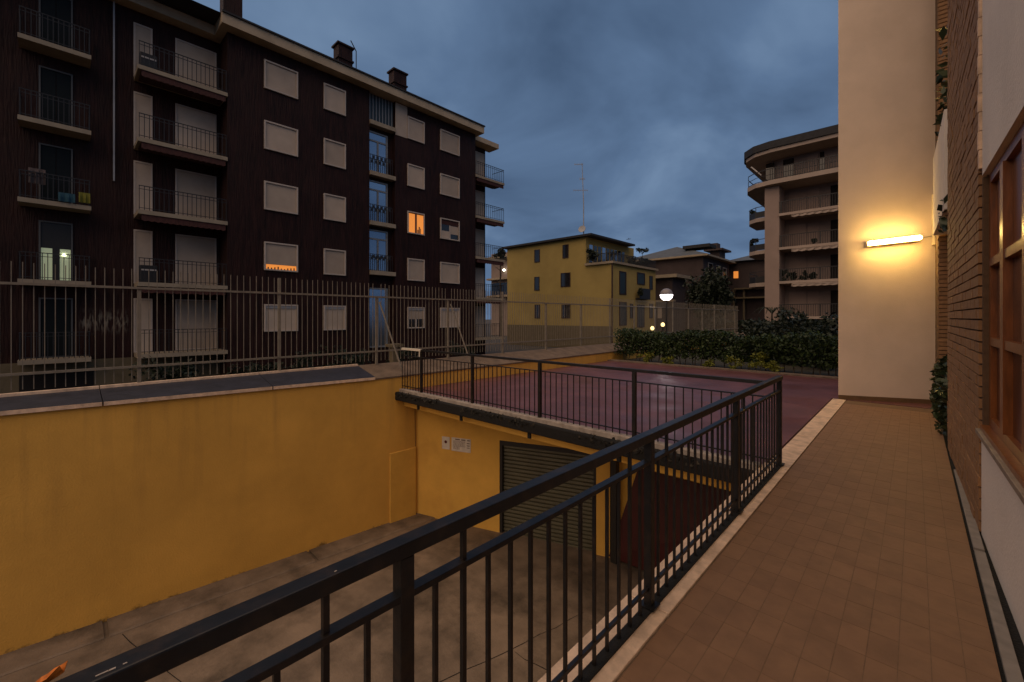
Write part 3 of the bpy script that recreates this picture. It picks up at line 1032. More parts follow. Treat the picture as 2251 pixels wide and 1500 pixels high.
tag(mb.build('junction_box', M['plastic_yellow'], bevel=.006), 'tall cream box on the wall corner right of the tube lamp', 'box')

# brick house side (turned a little more than a degree)
hs = thing('brick_house', 'brown brick house front with wooden window along the walkway', 'house', (0.37, 4.8, 0))
ha = R(1.2)
hd = Vector((-math.sin(ha), math.cos(ha), 0)); hn = Vector((-math.cos(ha), -math.sin(ha), 0))   # along, outwards
H0 = Vector((0.37, 4.8, 0))


def hp(s, n, z): return H0 + hd * s + hn * n + Vector((0, 0, z))


def hbox(mb, s0, s1, n0, n1, z0, z1):
    vs = [hp(s0, n0, z0), hp(s1, n0, z0), hp(s1, n1, z0), hp(s0, n1, z0), hp(s0, n0, z1), hp(s1, n0, z1), hp(s1, n1, z1), hp(s0, n1, z1)]
    return mb.add(vs, [(0, 3, 2, 1), (4, 5, 6, 7), (0, 1, 5, 4), (1, 2, 6, 5), (2, 3, 7, 6), (3, 0, 4, 7)])


PH = 6.4
mb = MB()
hbox(mb, 0.06, 2.85, -.30, -.006, -.1, PH)            # core behind the bricks
mb.build('mortar_wall', M['mortar'], hs)
ch = 0.086
for c in range(int(PH / ch)):
    m_ = MB()
    z0 = c * ch + .002
    s = 0.05 - (0.125 if c % 2 else 0)
    while s < 2.86:
        a0, a1 = max(s, .05), min(s + .242, 2.86)
        if a1 - a0 > .02:
            pr = .014 + random.uniform(-.003, .004)
            hbox(m_, a0, a1, -.03, pr, z0, z0 + ch - .013)
        s += .25
    m_.build('brick_course', M['brick'], hs)
mb = MB()
for c in range(int((PH - 2.78) / .144)):
    z0 = 2.78 + c * .144
    hbox(mb, 0.0, 0.046, -.03, .018 + (.004 if c % 2 else 0), z0, z0 + .138)
mb.build('quoin_strip', M['stone'], hs)
# window bay, from s=-3.2 to 0
UP = 2.72
hbox(MB(), -4.5, -0.003, -.25, 0.0, UP, PH).build('upper_panel', M['panel'], hs)
hbox(MB(), -4.5, 0.045, -.25, -.0, -.08, .76).build('lower_panel', M['panel'], hs)
hbox(MB(), -4.5, 0.02, -.30, 0.035, .765, .80).build('sill', M['sill'], hs, bevel=.004)
hbox(MB(), 0.0, 0.055, -.3, -.005, .81, UP - .01).build('jamb', M['mortar'], hs)
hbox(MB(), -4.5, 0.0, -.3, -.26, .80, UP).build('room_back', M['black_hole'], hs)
wn = MB()
hbox(wn, -4.4, -.002, -.10, -.035, .83, .90)
hbox(wn, -4.4, -.002, -.10, -.035, UP - .075, UP - .005)
hbox(wn, -.075, -.002, -.10, -.035, .90, UP - .075)
for s in (-.62, -1.30, -2.0, -2.7):
    hbox(wn, s - .055, s + .055, -.10, -.022, .90, UP - .075)
wob = wn.build('window', M['wood'], hs)
prev = -.075
for s in (-.62, -1.30, -2.0, -2.7):
    a0, a1 = s + .056, prev - .001
    for (z0, z1, mt_) in ((.901, 1.44, 'wood_dark'), (1.50, 2.02, 'glass_brown'), (2.08, UP - .076, 'wood')):
        hbox(MB(), a0, a1, -.08, -.065, z0, z1).build('pane' if 'glass' in mt_ else 'panel', M[mt_], wob)
    for z_ in (1.44, 2.02):
        hbox(MB(), a0, a1, -.09, -.028, z_ + .001, z_ + .059).build('rail', M['wood'], wob)
    prev = s - .056
hbox(MB(), -4.4, -.01, -.034, .012, .801, .835).build('window_board', M['wood'], wob)
# recess beyond the pier: dark brick, balcony parapet
hbox(MB(), 2.87, 7.2, -1.2, -.75, -.1, 11).build('recess_wall', M['mortar'], hs)
mb = MB()
hbox(mb, 5.6, 6.75, -.6, -.045, -.1, 11)
mb.build('far_pier', M['mortar'], hs)
for c in range(int(11 / .072)):
    m_ = MB()
    z0 = c * .072 + .002
    for k_ in range(2):
        a0 = -.045 - k_ * .25 - (.12 if c % 2 else 0)
        hbox(m_, 5.575, 5.60, a0 - .24, min(a0, -.04), z0, z0 + .058)
    hbox(m_, 5.575, 5.60, -.039 if c % 2 == 0 else -.155, -.03, z0, z0 + .058)
    m_.build('brick_course', M['brick'], hs)
hbox(MB(), 3.1, 5.5, -.75, .03, 3.05, 3.20).build('balcony_slab', M['panel'], hs)
hbox(MB(), 3.1, 5.5, -.10, .03, 3.202, 4.35).build('balcony_parapet', M['panel'], hs)
pts = np.stack([RNG.uniform(3.0, 5.0, 420), RNG.uniform(-.40, .05, 420), 4.3 + RNG.random(420) ** 1.4 * 1.2], 1)
hang = np.stack([RNG.uniform(2.95, 4.0, 60), RNG.uniform(-.10, .05, 60), 2.8 + RNG.random(60) * .4], 1)
pts = pts[(pts[:, 2] > 4.3) | (RNG.random(len(pts)) < .3)]
pts = np.vstack([pts, hang])
pts = np.array([tuple(hp(*p)) for p in pts])
iv = leaves('ivy', pts, M['ivy'], None, size=.06)
tag(iv, 'green climbing leaves spilling over the white balcony parapet past the brick pier', 'climbing plant')
# bush in the recess
bu = thing('bush', 'dark green bush at the foot of the brick pier beside the walkway', 'bush', tuple(hp(3.6, -.2, 0)))
pts = np.vstack([blob_points(hp(3.2 + .45 * k_, -.10 + random.uniform(-.02, .04), .48), (.42, .36, .62), 900, 10) for k_ in range(5)])
pts = pts[(pts[:, 2] > -.01) & (pts[:, 0] > .2)]
leaves('leaves', pts, M['ivy'], bu, size=.045)
mb = MB()
for k_ in range(7):
    b_ = hp(3.1 + .28 * k_, -.15, -.1)
    mb.cyl(b_, b_ + Vector((random.uniform(-.1, .1), random.uniform(-.1, .1), .8)), .012, .006, 6)
mb.build('stems', M['bark'], bu)

# ------------------------------------------------------------------ dark clinker apartment block
XB, XB2 = -23.4, -24.7
ap = thing('apartment_block', 'dark brown five storey apartment block with beige shutters and cream eaves', 'apartment block', (-29, 10, -1.55))
FL = [.1 + 3 * k_ for k_ in range(5)]
Y1, Y2, Y3, Y4, Y5 = 5.34, 12.5, 14.2, 20.85, 23.04
mb = MB()
mb.box(-36, XB2, -14, Y1, -1.55, 15.0)
mb.box(-36, XB, Y1, Y2, -1.55, 15.0)
mb.box(-36, XB - .35, Y2, Y3, -1.55, 15.0)
mb.box(-36, XB, Y3, Y4, -1.55, 15.0)
mb.box(-36, XB2, Y4, Y5, -1.55, 15.0)
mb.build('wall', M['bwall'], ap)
MB().box(XB2 + .002, XB2 + .06, -14, Y1 - .02, -1.549, -.10).build('plinth', M['plinth'], ap)
# eaves and roof
ev = MB()
ev.box(XB2 - .2, XB2 + .62, -14, Y1 - .35, 15.0, 15.42)
ev.box(XB2 - .2, XB + .62, Y1 - .345, Y4 + .30, 15.0, 15.46)
ev.box(XB2 - .2, XB2 + .9, Y4 + .305, Y5 + .62, 14.86, 15.22)
ev.build('eave', M['eave'], ap)
MB().box(XB2 + .55, XB2 + .70, -14, Y1 - .36, 15.425, 15.50).box(XB + .55, XB + .70, Y1 - .35, Y4 + .34, 15.465, 15.545).build('gutter', M['roof_dark'], ap)
rf = MB()
rf.add([(XB + .5, -14, 15.47), (XB + .5, Y4 + .28, 15.47), (-29.7, Y5 - 5, 17.2), (-29.7, -14, 17.2), (-36.5, -14, 15.47), (-36.5, Y4 + .28, 15.47)],
       [(0, 1, 2, 3), (3, 2, 5, 4), (1, 5, 2), (0, 3, 4), (0, 4, 5, 1)])
rfo = rf.build('roof', M['roof_dark'], ap)


def chimney(u0, u1, vtop, X):
    ya, yb_ = yx(u0, X), yx(u1, X)
    yc, w = (ya + yb_) / 2, (yb_ - ya)
    zt = P((u0 + u1) / 2, vtop, X=X).z
    m_ = MB()
    hw = w * .34
    m_.box(X - .7, X + .0, yc - hw, yc + hw, 15.5, zt - 1.05)
    m_.box(X - .78, X + .06, yc - hw - .07, yc + hw + .07, zt - 1.05, zt - .95)
    m_.box(X - .7, X + .0, yc - hw, yc + hw, zt - .95, zt - .22)
    m_.box(X - .8, X + .08, yc - hw - .09, yc + hw + .09, zt - .22, zt - .12)
    m_.box(X - .6, X - .1, yc - hw + .1, yc + hw - .1, zt - .12, zt)
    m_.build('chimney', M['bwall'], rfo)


chimney(737, 782, 94, -25.0)
chimney(860, 900, 152, -25.0)
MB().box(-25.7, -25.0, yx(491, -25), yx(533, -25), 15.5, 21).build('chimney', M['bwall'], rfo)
mb = MB()
ay = yx(783, -25)
mb.cyl((-25, ay, 15.6), (-25, ay, 18.0), .03, n=6)
mb.cyl((-25, ay, 18.0), (-25, ay - .35, 18.5), .03, n=6)
tag(mb.build('roof_aerial', M['dark_metal']), 'bent aerial pole beside the middle chimney of the dark block', 'aerial')

# windows with roller shutters
def window(y0, y1, z0, z1, X, style='shut', par=ap):
    f = MB().frame_x(X + .002, X + .09, y0, y1, z0, z1, .07).build('window', M['beige_frame'], par)
    a0, a1, b0, b1 = y0 + .07, y1 - .07, z0 + .07, z1 - .07
    if style == 'shut':
        MB().box(X + .002, X + .025, a0, a1, b0 + .07, b1).box(X + .002, X + .038, a0, a1, b0, b0 + .065).build('shutter', M['beige'], f)
    elif style == 'gap':
        MB().box(X + .002, X + .025, a0, a1, b0 + .24, b1).build('shutter', M['beige'], f)
        MB().box(X + .002, X + .012, a0, a1, b0, b0 + .235).build('lit_gap', M['room_orange'], f)
        m_ = MB()
        for k_ in range(9):
            yy_ = a0 + (a1 - a0) * (k_ + .6) / 9.5
            m_.box(X + .013, X + .02, yy_, yy_ + .06, b0, b0 + .05 + .1 * random.random())
        m_.build('window_ledge_things', M['wood_dark'], f)
    elif style == 'lit':
        c = (a0 + a1) / 2
        for s0_, s1_ in ((a0, c - .07), (c + .07, a1)):
            MB().box(X + .002, X + .012, s0_, s1_, b0, b1 - .05).build('pane', M['room_orange'], f)
        MB().box(X + .002, X + .03, c - .07, c + .07, b0, b1).build('mullion', M['wood'], f)
        m_ = MB()
        m_.box(X + .013, X + .018, c + .22, c + .30, b0, b0 + .45)
        m_.box(X + .013, X + .018, c + .12, c + .2, b0, b0 + .25)
        m_.box(X + .013, X + .018, c + .33, c + .38, b0, b0 + .35)
        m_.build('plant_shape', M['wood_dark'], f)
    elif style == 'half':
        MB().box(X + .002, X + .025, a0, a1, b1 - .34, b1).build('shutter', M['awning'], f)
        c = (a0 + a1) / 2
        MB().box(X + .002, X + .01, a0, c - .05, b0, b1 - .345).build('pane', M['glass'], f)
        MB().box(X + .002, X + .01, c + .05, a1, b0, b1 - .345).build('pane', M['glass'], f)
        MB().box(X + .011, X + .014, c + .06, a1 - .02, b0 + .35, b1 - .36).build('curtain', M['beige'], f)
        MB().box(X + .012, X + .015, a0 + .04, c - .06, b0 + .02, b0 + .5).build('curtain', M['beige'], f)
        MB().box(X + .002, X + .03, c - .05, c + .05, b0, b1 - .345).build('mullion', M['beige_frame'], f)
    elif style == 'ground':
        MB().box(X + .002, X + .022, a0, a1, b0 + .0, b1 - .14).build('shutter', M['beige'], f)
        MB().box(X + .002, X + .06, a0, a1, b1 - .135, b1).build('shutter_box', M['zinc'], f)
    elif style == 'ground_half':
        MB().box(X + .002, X + .022, a0, a1, b0 + .52, b1 - .14).build('shutter', M['beige'], f)
        MB().box(X + .002, X + .06, a0, a1, b1 - .135, b1).build('shutter_box', M['zinc'], f)
        c = (a0 + a1) / 2
        MB().box(X + .002, X + .01, a0, c - .05, b0, b0 + .515).build('pane', M['glass'], f)
        MB().box(X + .002, X + .01, c + .05, a1, b0, b0 + .515).build('pane', M['glass'], f)
        MB().box(X + .002, X + .03, c - .05, c + .05, b0, b0 + .515).build('mullion', M['beige_frame'], f)
    return f


colsW = [(yx(580, XB), yx(654, XB)), (yx(711, XB), yx(759, XB)), (yx(895, XB), yx(932, XB)), (yx(967, XB), yx(1009, XB))]
for ci, (a0, a1) in enumerate(colsW):
    for fi, fz in enumerate(FL):
        st = 'shut'
        if fi == 0: st = ('ground', 'ground', 'ground_half', 'ground')[ci]
        if ci == 0 and fi == 1: st = 'gap'
        if ci == 2 and fi == 2: st = 'lit'
        if ci == 3 and fi == 2: st = 'half'
        window(a0, a1, fz + .87 - (.05 if fi == 0 else 0), fz + 2.28 - (.1 if fi == 0 else 0), XB, st)
MB().box(XB + .003, XB + .03, Y3 + .02, colsW[2][0] - .01, 12.95, 14.95).build('plaster_patch', M['beige'], ap)


def balcony(X0, X1, y0, y1, z, par, awn=True, rail_step=.165, side=None, slab_mat='slab', rail_top=1.02):
    b = MB().box(X0, X1, y0, y1, z - .17, z).build('balcony', M[slab_mat], par)
    m_ = MB()
    x = X1 - .05
    m_.box(x - .018, x + .018, y0 + .03, y1 - .03, z + rail_top - .03, z + rail_top)
    m_.box(x - .012, x + .012, y0 + .03, y1 - .03, z + rail_top - .16, z + rail_top - .14)
    m_.box(x - .012, x + .012, y0 + .03, y1 - .03, z + .08, z + .1)
    nn = int((y1 - y0) / rail_step)
    for k_ in range(nn + 1):
        yy_ = y0 + .05 + (y1 - y0 - .1) * k_ / nn
        m_.box(x - .014, x + .014, yy_ - .011, yy_ + .011, z, z + rail_top - .03)
    if side is not None:
        for ys_ in side:
            m_.box(X0, x, ys_ - .015, ys_ + .015, z + rail_top - .03, z + rail_top)
            for k_ in range(6):
                xx_ = X0 + (x - X0) * k_ / 6
                m_.box(xx_ - .01, xx_ + .01, ys_ - .01, ys_ + .01, z, z + rail_top - .03)
    m_.build('railing', M['rail_dark'], b)
    if awn:
        m_ = MB()
        n_ = 14
        L_ = y1 - y0 - .2
        m_.box(X0 + .3, X1 - .05, y0 + .12, y1 - .08, z - .26, z - .175)
        for k_ in range(n_):
            a0_ = y0 + .12 + L_ * k_ / n_
            a1_ = a0_ + L_ / n_
            d_ = .05 if k_ % 2 else 0
            m_.add([(X1 - .045, a0_, z - .175), (X1 - .045, a1_, z - .175), (X1 - .02, a1_, z - .42), (X1 - .02, (a0_ + a1_) / 2, z - .46), (X1 - .02, a0_, z - .42),
                    (X1 - .075, a0_, z - .175), (X1 - .075, a1_, z - .175), (X1 - .05, a1_, z - .42), (X1 - .05, (a0_ + a1_) / 2, z - .46), (X1 - .05, a0_, z - .42)],
                   [(0, 1, 2, 3, 4), (9, 8, 7, 6, 5), (0, 4, 9, 5), (1, 6, 7, 2)])
        m_.build('awning', M['awning'], b)
    return b


# recessed loggia with doors
for fi, fz in enumerate(FL):
    balcony(XB2 + .002, XB + .10, 2.17, Y1 - .003, fz, ap, awn=fi > 0)
    for (a0, a1) in ((2.16, 2.79), (3.6, 5.18)):
        f = MB().frame_x(XB2 + .002, XB2 + .05, a0, a1, fz + .003, fz + 2.36, .06).build('shuttered_door', M['beige_frame'], ap)
        MB().box(XB2 + .002, XB2 + .024, a0 + .06, a1 - .06, fz + .01, fz + 2.29).build('shutter', M['beige'], f)
# left balconies
for fi, fz in enumerate(FL):
    balcony(XB2 + .002, -23.8, -1.1, .82, fz - .05, ap, awn=False, side=(-1.06, .78), rail_step=.14)
    a0, a1 = yx(85, XB2), yx(160, XB2)
    f = MB().frame_x(XB2 + .002, XB2 + .06, a0, a1, fz - .045, fz + 2.3, .05).build('french_door', M['frame_dim'], ap)
    c = (a0 + a1) / 2
    if fi == 1:
        MB().box(XB2 + .002, XB2 + .02, a0 + .06, a1 - .06, fz + 1.25, fz + 2.24).build('shutter', M['dark_metal'], f)
        MB().box(XB2 + .002, XB2 + .012, a0 + .06, c - .1, fz, fz + 1.245).build('pane', M['room_white'], f)
        MB().box(XB2 + .002, XB2 + .012, c + .1, a1 - .06, fz, fz + 1.245).build('pane', M['room_white'], f)
        MB().box(XB2 + .002, XB2 + .03, c - .1, c + .1, fz, fz + 1.245).build('mullion', M['dark_metal'], f)
        MB().lathe((XB2 + .04, c + .22, fz + 1.02), [(.02, -.05), (.06, 0), (.02, .05)], 8).build('room_lamp', M['bulb'], f)
    else:
        MB().box(XB2 + .002, XB2 + .02, a0 + .06, c - .01, fz, fz + 2.24).build('pane', M['teal_dark'], f)
        MB().box(XB2 + .002, XB2 + .02, c + .01, a1 - .06, fz, fz + 2.24).build('pane', M['teal_dark'], f)
MB().box(XB2 + .062, XB2 + .08, yx(42, XB2), yx(206, XB2), -1.54, -.55).build('basement_opening', M['black_hole'], ap)
MB().box(XB2 + .06, XB2 + .13, yx(250, XB2) - .028, yx(250, XB2) + .028, 7.4, 14.99).build('downpipe', M['zinc'], ap)
# stair bay
XS = XB - .35
MB().box(XS + .002, XS + .15, Y2 + .01, Y3 - .01, 13.35, 14.98).build('vent_panel', M['teal_panel'], ap)
m_ = MB()
for k_ in range(8):
    yy_ = Y2 + .12 + (Y3 - Y2 - .24) * k_ / 7
    m_.box(XS + .152, XS + .18, yy_ - .03, yy_ + .03, 13.36, 14.97)
m_.build('vent_fins', M['grey_frame'], ap)
for z_ in (13.2, 10.2, 7.25, 4.3):
    MB().box(XS + .002, XB + .12, Y2 + .005, Y3 - .005, z_ - .14, z_ + .10).build('landing', M['slab'], ap)
for z_ in (10.3, 7.35, 4.4, -.2):
    hgt = 2.5 if z_ > 1 else 3.6
    a0, a1 = Y2 + .05, Y3 - .35
    f = MB().frame_x(XS + .002, XS + .09, a0, a1, z_ + .003, z_ + hgt, .09).build('stair_window', M['grey_frame'], ap)
    c = (a0 + a1) / 2
    MB().box(XS + .002, XS + .04, a0 + .09, c - .05, z_ + .09, z_ + hgt - .6).build('pane', M['blue_glass'], f)
    MB().box(XS + .002, XS + .04, c + .05, a1 - .09, z_ + .09, z_ + hgt - .6).build('pane', M['blue_glass'], f)
    MB().box(XS + .002, XS + .04, a0 + .09, a1 - .09, z_ + hgt - .5, z_ + hgt - .09).build('pane', M['blue_glass'], f)
    MB().box(XS + .002, XS + .08, c - .05, c + .05, z_ + .09, z_ + hgt - .6).box(XS + .002, XS + .08, a0 + .09, a1 - .09, z_ + hgt - .6, z_ + hgt - .5).build('mullion', M['grey_frame'], f)
    if z_ > 1:
        m_ = MB()
        x = XB + .02
        m_.box(x - .015, x + .015, Y2 + .01, Y3 - .2, z_ + .97, z_ + 1.0)
        m_.box(x - .012, x + .012, Y2 + .01, Y3 - .2, z_ + .75, z_ + .77)
        for k_ in range(12):
            yy_ = Y2 + .05 + (Y3 - .25 - Y2) * k_ / 11
            m_.box(x - .011, x + .011, yy_ - .011, yy_ + .011, z_, z_ + .97)
        for k_ in range(5):
            m_.cyl((x - .008, Y2 + .25 + k_ * .26, z_ + .86), (x + .008, Y2 + .25 + k_ * .26, z_ + .86), .09, n=8)
        m_.build('guard_rail', M['rail_dark'], f)
# end balconies
for fi, fz in enumerate(FL):
    balcony(XB2 + .002, XB + .05, Y4 + .003, Y5 + .8, fz, ap, awn=fi > 0, side=(Y5 + .76,), rail_step=.2)
    a0, a1 = Y4 + .1, yx(1064, XB2)
    f = MB().frame_x(XB2 + .002, XB2 + .05, a0, a1, fz + .003, fz + 2.36, .06).build('shuttered_door', M['beige_frame'], ap)
    MB().box(XB2 + .002, XB2 + .024, a0 + .06, a1 - .06, fz + .01, fz + 2.29).build('shutter', M['beige'], f)

# washing and boxes on the left balconies
def cloth(name, label, cat, m, u0, u1, v0, v1, X=-23.74):
    a0, a1 = yx(u0, X), yx(u1, X)
    z1, z0 = P((u0 + u1) / 2, v0, X=X).z, P((u0 + u1) / 2, v1, X=X).z
    mb_ = MB()
    n_ = 8
    vs, fs = [], []
    for k_ in range(n_ + 1):
        yy_ = a0 + (a1 - a0) * k_ / n_
        o_ = .03 * math.sin(k_ * 1.7)
        for (dx_, z_) in ((0, z1), (o_ + .02, (z0 + z1) / 2), (o_, z0)):
            vs.append((X + dx_, yy_, z_))
    for k_ in range(n_):
        for j_ in range(2):
            fs.append((k_ * 3 + j_, k_ * 3 + j_ + 1, k_ * 3 + j_ + 4, k_ * 3 + j_ + 3))
    mb_.add(vs, fs)
    o = mb_.build(name, M[m])
    sm = o.modifiers.new('thickness', 'SOLIDIFY'); sm.thickness = .012
    return tag(o, label, cat)


cloth('laundry', 'blue cloth hanging low on the third storey left balcony of the dark block', 'laundry', 'cloth_blue', 128, 165, 425, 444)
cloth('laundry', 'yellow green cloth hanging beside the blue one on the left balcony', 'laundry', 'cloth_yellow', 173, 198, 424, 446)
cloth('laundry', 'pale checked cloth hanging left of the balcony door of the dark block', 'laundry', 'cloth_pink', 62, 100, 371, 404, X=-23.9)
for z_, lab in ((3.1, 'second'), (12.1, 'top')):
    o = thing('condenser', 'air conditioner box on the %s storey recessed balcony of the dark block' % lab, 'air conditioner', (-24.0, 2.5, z_))
    MB().box(-24.2, -23.7, 2.28, 2.85, z_ + .001, z_ + .75).build('casing', M['rail_dark'], o, bevel=.02)
    MB().box(-23.699, -23.685, 2.32, 2.81, z_ + .52, z_ + .58).build('grille', M['white_box'], o)

# ------------------------------------------------------------------ yellow house
YY, XYL, XYR = 36.0, xy(1115, 36.0), xy(1345, 36.0)
yh = thing('yellow_house', 'yellow three storey house with a roof terrace beyond the fence', 'house', ((XYL + XYR) / 2, 40, -1.55))
zt = 6.75
XU = -23.9
Yb_ = P(1441, 600, X=XYR).y
mb = MB()
mb.box(XYL, XU, YY, 46, -1.55, 9.65)
mb.box(XU, XYR, YY, Yb_, -1.55, zt)
mb.build('wall', M['yellow'], yh)
MB().box(XYL - .5, XU + .9, YY - .45, 44.6, 9.66, 9.86).build('roof', M['roof_dark'], yh)
MB().box(XU + .002, XYR + .25, YY - .22, Yb_ + .2, zt + .002, zt + .22).build('cornice', M['slab'], yh)
MB().box(XYL + .0, XYR + .01, YY - .05, YY - .003, -1.5, .75).build('plinth', M['plinth'], yh)
MB().cyl((XYR + .08, YY - .08, -1.4), (XYR + .08, YY - .08, zt), .07, n=8).build('downpipe', M['brown_pipe'], yh)
for (u0, u1, v0, v1) in ((1175, 1187, 549, 577), (1237, 1250, 538, 568), (1175, 1186, 609, 639), (1233, 1254, 600, 631), (1176, 1187, 670, 700), (1235, 1254, 670, 700)):
    a0, a1 = xy(u0, YY), xy(u1, YY)
    z1, z0 = P((u0 + u1) / 2, v0, Y=YY).z, P((u0 + u1) / 2, v1, Y=YY).z
    f = MB().box(a0, a1, YY - .05, YY - .002, z0, z0 + .08).box(a0, a1, YY - .05, YY - .002, z1 - .06, z1).box(a0, a0 + .08, YY - .05, YY - .002, z0 + .08, z1 - .06).box(a1 - .08, a1, YY - .05, YY - .002, z0 + .08, z1 - .06).build('window', M['brown_pipe'], yh)
    MB().box(a0 + .08, a1 - .08, YY - .02, YY - .002, z0 + .08, z1 - .06).build('pane', M['glass'], f)
for (u0, u1, v0, v1) in ((1361, 1376, 597, 648), (1400, 1417, 600, 626), (1427, 1434, 607, 637), (1361, 1377, 664, 716), (1384, 1391, 668, 700), (1400, 1416, 670, 720), (1427, 1435, 668, 700)):
    a0, a1 = yx(u0, XYR), yx(u1, XYR)
    z1, z0 = P((u0 + u1) / 2, v0, X=XYR).z, P((u0 + u1) / 2, v1, X=XYR).z
    f = MB().frame_x(XYR + .002, XYR + .06, a0, a1, z0, z1, .10).build('window', M['brown_pipe'], yh)
    MB().box(XYR + .002, XYR + .02, a0 + .1, a1 - .1, z0 + .1, z1 - .1).build('pane', M['teal_panel'], f)
# glazed front of the top floor
ya, yb2 = YY + .6, 44.0
nb = 9
for k_ in range(nb):
    a0 = ya + (yb2 - ya) * k_ / nb
    a1 = a0 + (yb2 - ya) / nb - .22
    MB().box(XU + .002, XU + .03, a0, a1, zt + .3, 8.95).build('pane', M['blue_glass'] if k_ % 3 == 0 else M['glass'], yh)
m_ = MB()
m_.box(XYR + .05, XYR + .09, YY - .1, Yb_, zt + 1.0, zt + 1.05)
for k_ in range(60):
    yy_ = YY - .08 + (Yb_ - YY) * k_ / 60
    m_.box(XYR + .055, XYR + .085, yy_, yy_ + .035, zt + .22, zt + 1.0)
m_.box(XU + .2, XYR + .05, YY - .12, YY - .08, zt + 1.0, zt + 1.05)
for k_ in range(22):
    xx_ = XU + .2 + (XYR - XU - .2) * k_ / 22
    m_.box(xx_, xx_ + .035, YY - .115, YY - .085, zt + .22, zt + 1.0)
m_.build('terrace_railing_bars', M['rail_dark'], yh)
# loggia balcony with round plant
zl = P(1408, 656, X=XYR).z
MB().box(XYR + .002, XYR + .5, yx(1397, XYR), yx(1420, XYR), zl - .12, zl).box(XYR + .44, XYR + .5, yx(1397, XYR), yx(1420, XYR), zl, zl + 1.0).build('balcony', M['rail_dark'], yh)
for (u, v, r, lab) in ((1408, 640, .55, 'round dark plant on the small balcony of the yellow house'),
                       ):
    c = P(u, v, X=XYR + .7)
    tag(leaves('balcony_plant', blob_points(c, (r, r, r * 1.2), 260, 6), M['leaf_dark'], None, size=.12), lab, 'plant')
for i, (u, du, lab) in enumerate(((1300, .7, 'low dark planting behind the near corner railing of the yellow house terrace'), (1395, 1.1, 'bushy planting spreading along the middle of the yellow house terrace'),
                                  (1420, .9, 'leafy shrub at the far end of the yellow house roof terrace'))):
    c = P(u, 560 if i else 572, X=XYR - .9)
    c.z = zt + .75
    tag(leaves('terrace_plant', blob_points(c, (du, du * 1.6, .8), 420, 9), M['leaf_dark'], None, size=.13), lab, 'plant')
# slender tree on the terrace
c = P(1412, 553, X=XYR - 1.2)
st_ = thing('potted_tree', 'thin sparse tree rising from the yellow house roof terrace against the sky', 'tree', (c.x, c.y, zt + .22))
mb = MB().cyl((c.x, c.y, zt + .22), (c.x, c.y, c.z), .05, .02, 6)
for k_ in range(5):
    a = k_ * 1.3
    mb.cyl((c.x, c.y, c.z - .3), (c.x + math.cos(a) * .5, c.y + math.sin(a) * .9, c.z + .2 + .1 * k_ % .3), .02, .01, 5)
mb.build('trunk', M['bark'], st_)
leaves('leaves', blob_points((c.x, c.y, c.z + .15), (.7, 1.3, .5), 170, 9), M['leaf_dark'], st_, size=.12)
# antenna mast with dish
ux = P(1283, 500, Y=38.0)
zr = 9.86
def zpx(v): return P(1283, v, Y=38.0).z
am = thing('antenna_mast', 'tall thin television mast with dish on the yellow house roof', 'antenna', (ux.x, 38, zr))
MB().cyl((ux.x, 38, zr), (ux.x, 38, zpx(450)), .06, .05, 8).cyl((ux.x, 38, zpx(450)), (ux.x - .2, 38, zpx(358)), .05, .03, 8).build('mast', M['zinc'], am)
rv = Vector((CS, SN, 0))
def arm(v, l0, l1, par, pr=.018):
    z_ = zpx(v)
    b_ = Vector((ux.x - .15, 38, z_))
    m_ = MB().bar(b_ + rv * l0, b_ + rv * l1, .04, .04)
    for k_ in range(7):
        p_ = b_ + rv * (l0 + (l1 - l0) * k_ / 6)
        m_.bar(p_ + Vector((0, 0, -.14)), p_ + Vector((0, 0, .14)), .015, .015)
    m_.build('aerial', M['zinc'], par)
arm(361, -.85, .05, am)
arm(393, -.3, .25, am)
arm(418, -.95, .55, am)
m_ = MB()
dc = Vector((ux.x - .05, 37.8, zpx(505)))
ax = Vector((.25, -.9, .35)).normalized()
s_ = ax.cross(Vector((0, 0, 1))).normalized(); t_ = s_.cross(ax)
vs, fs = [dc], []
for k_, (r_, d_) in enumerate(((.2, .02), (.4, .07))):
    for i in range(14):
        a = 2 * math.pi * i / 14
        vs.append(dc + ax * d_ + s_ * (r_ * math.cos(a)) + t_ * (r_ * math.sin(a)))
for i in range(14):
    fs.append((0, 1 + i, 1 + (i + 1) % 14)); fs.append((1 + i, 15 + i, 15 + (i + 1) % 14, 1 + (i + 1) % 14))
m_.add(vs, fs)
o = m_.build('dish', M['zinc'], am)
o.modifiers.new('thickness', 'SOLIDIFY').thickness = .03
for u, v0, v1, lab in ((1305, 521, 533, 'stubby vent pipe on the yellow house roof edge nearest the mast'), (1341, 525, 538, 'short bare aerial on the middle of the yellow house roof'), (1382, 524, 545, 'forked aerial at the right end of the yellow house roof')):
    p = P(u, v0, Y=41); q = P(u, v1 + 8, Y=41)
    mb = MB().cyl((p.x, 41, 9.8), (p.x, 41, p.z), .035, n=6).bar((p.x - .25, 41, p.z - .1), (p.x + .25, 41, p.z - .1), .04, .04)
    tag(mb.build('roof_aerial', M['dark_metal']), lab, 'aerial')

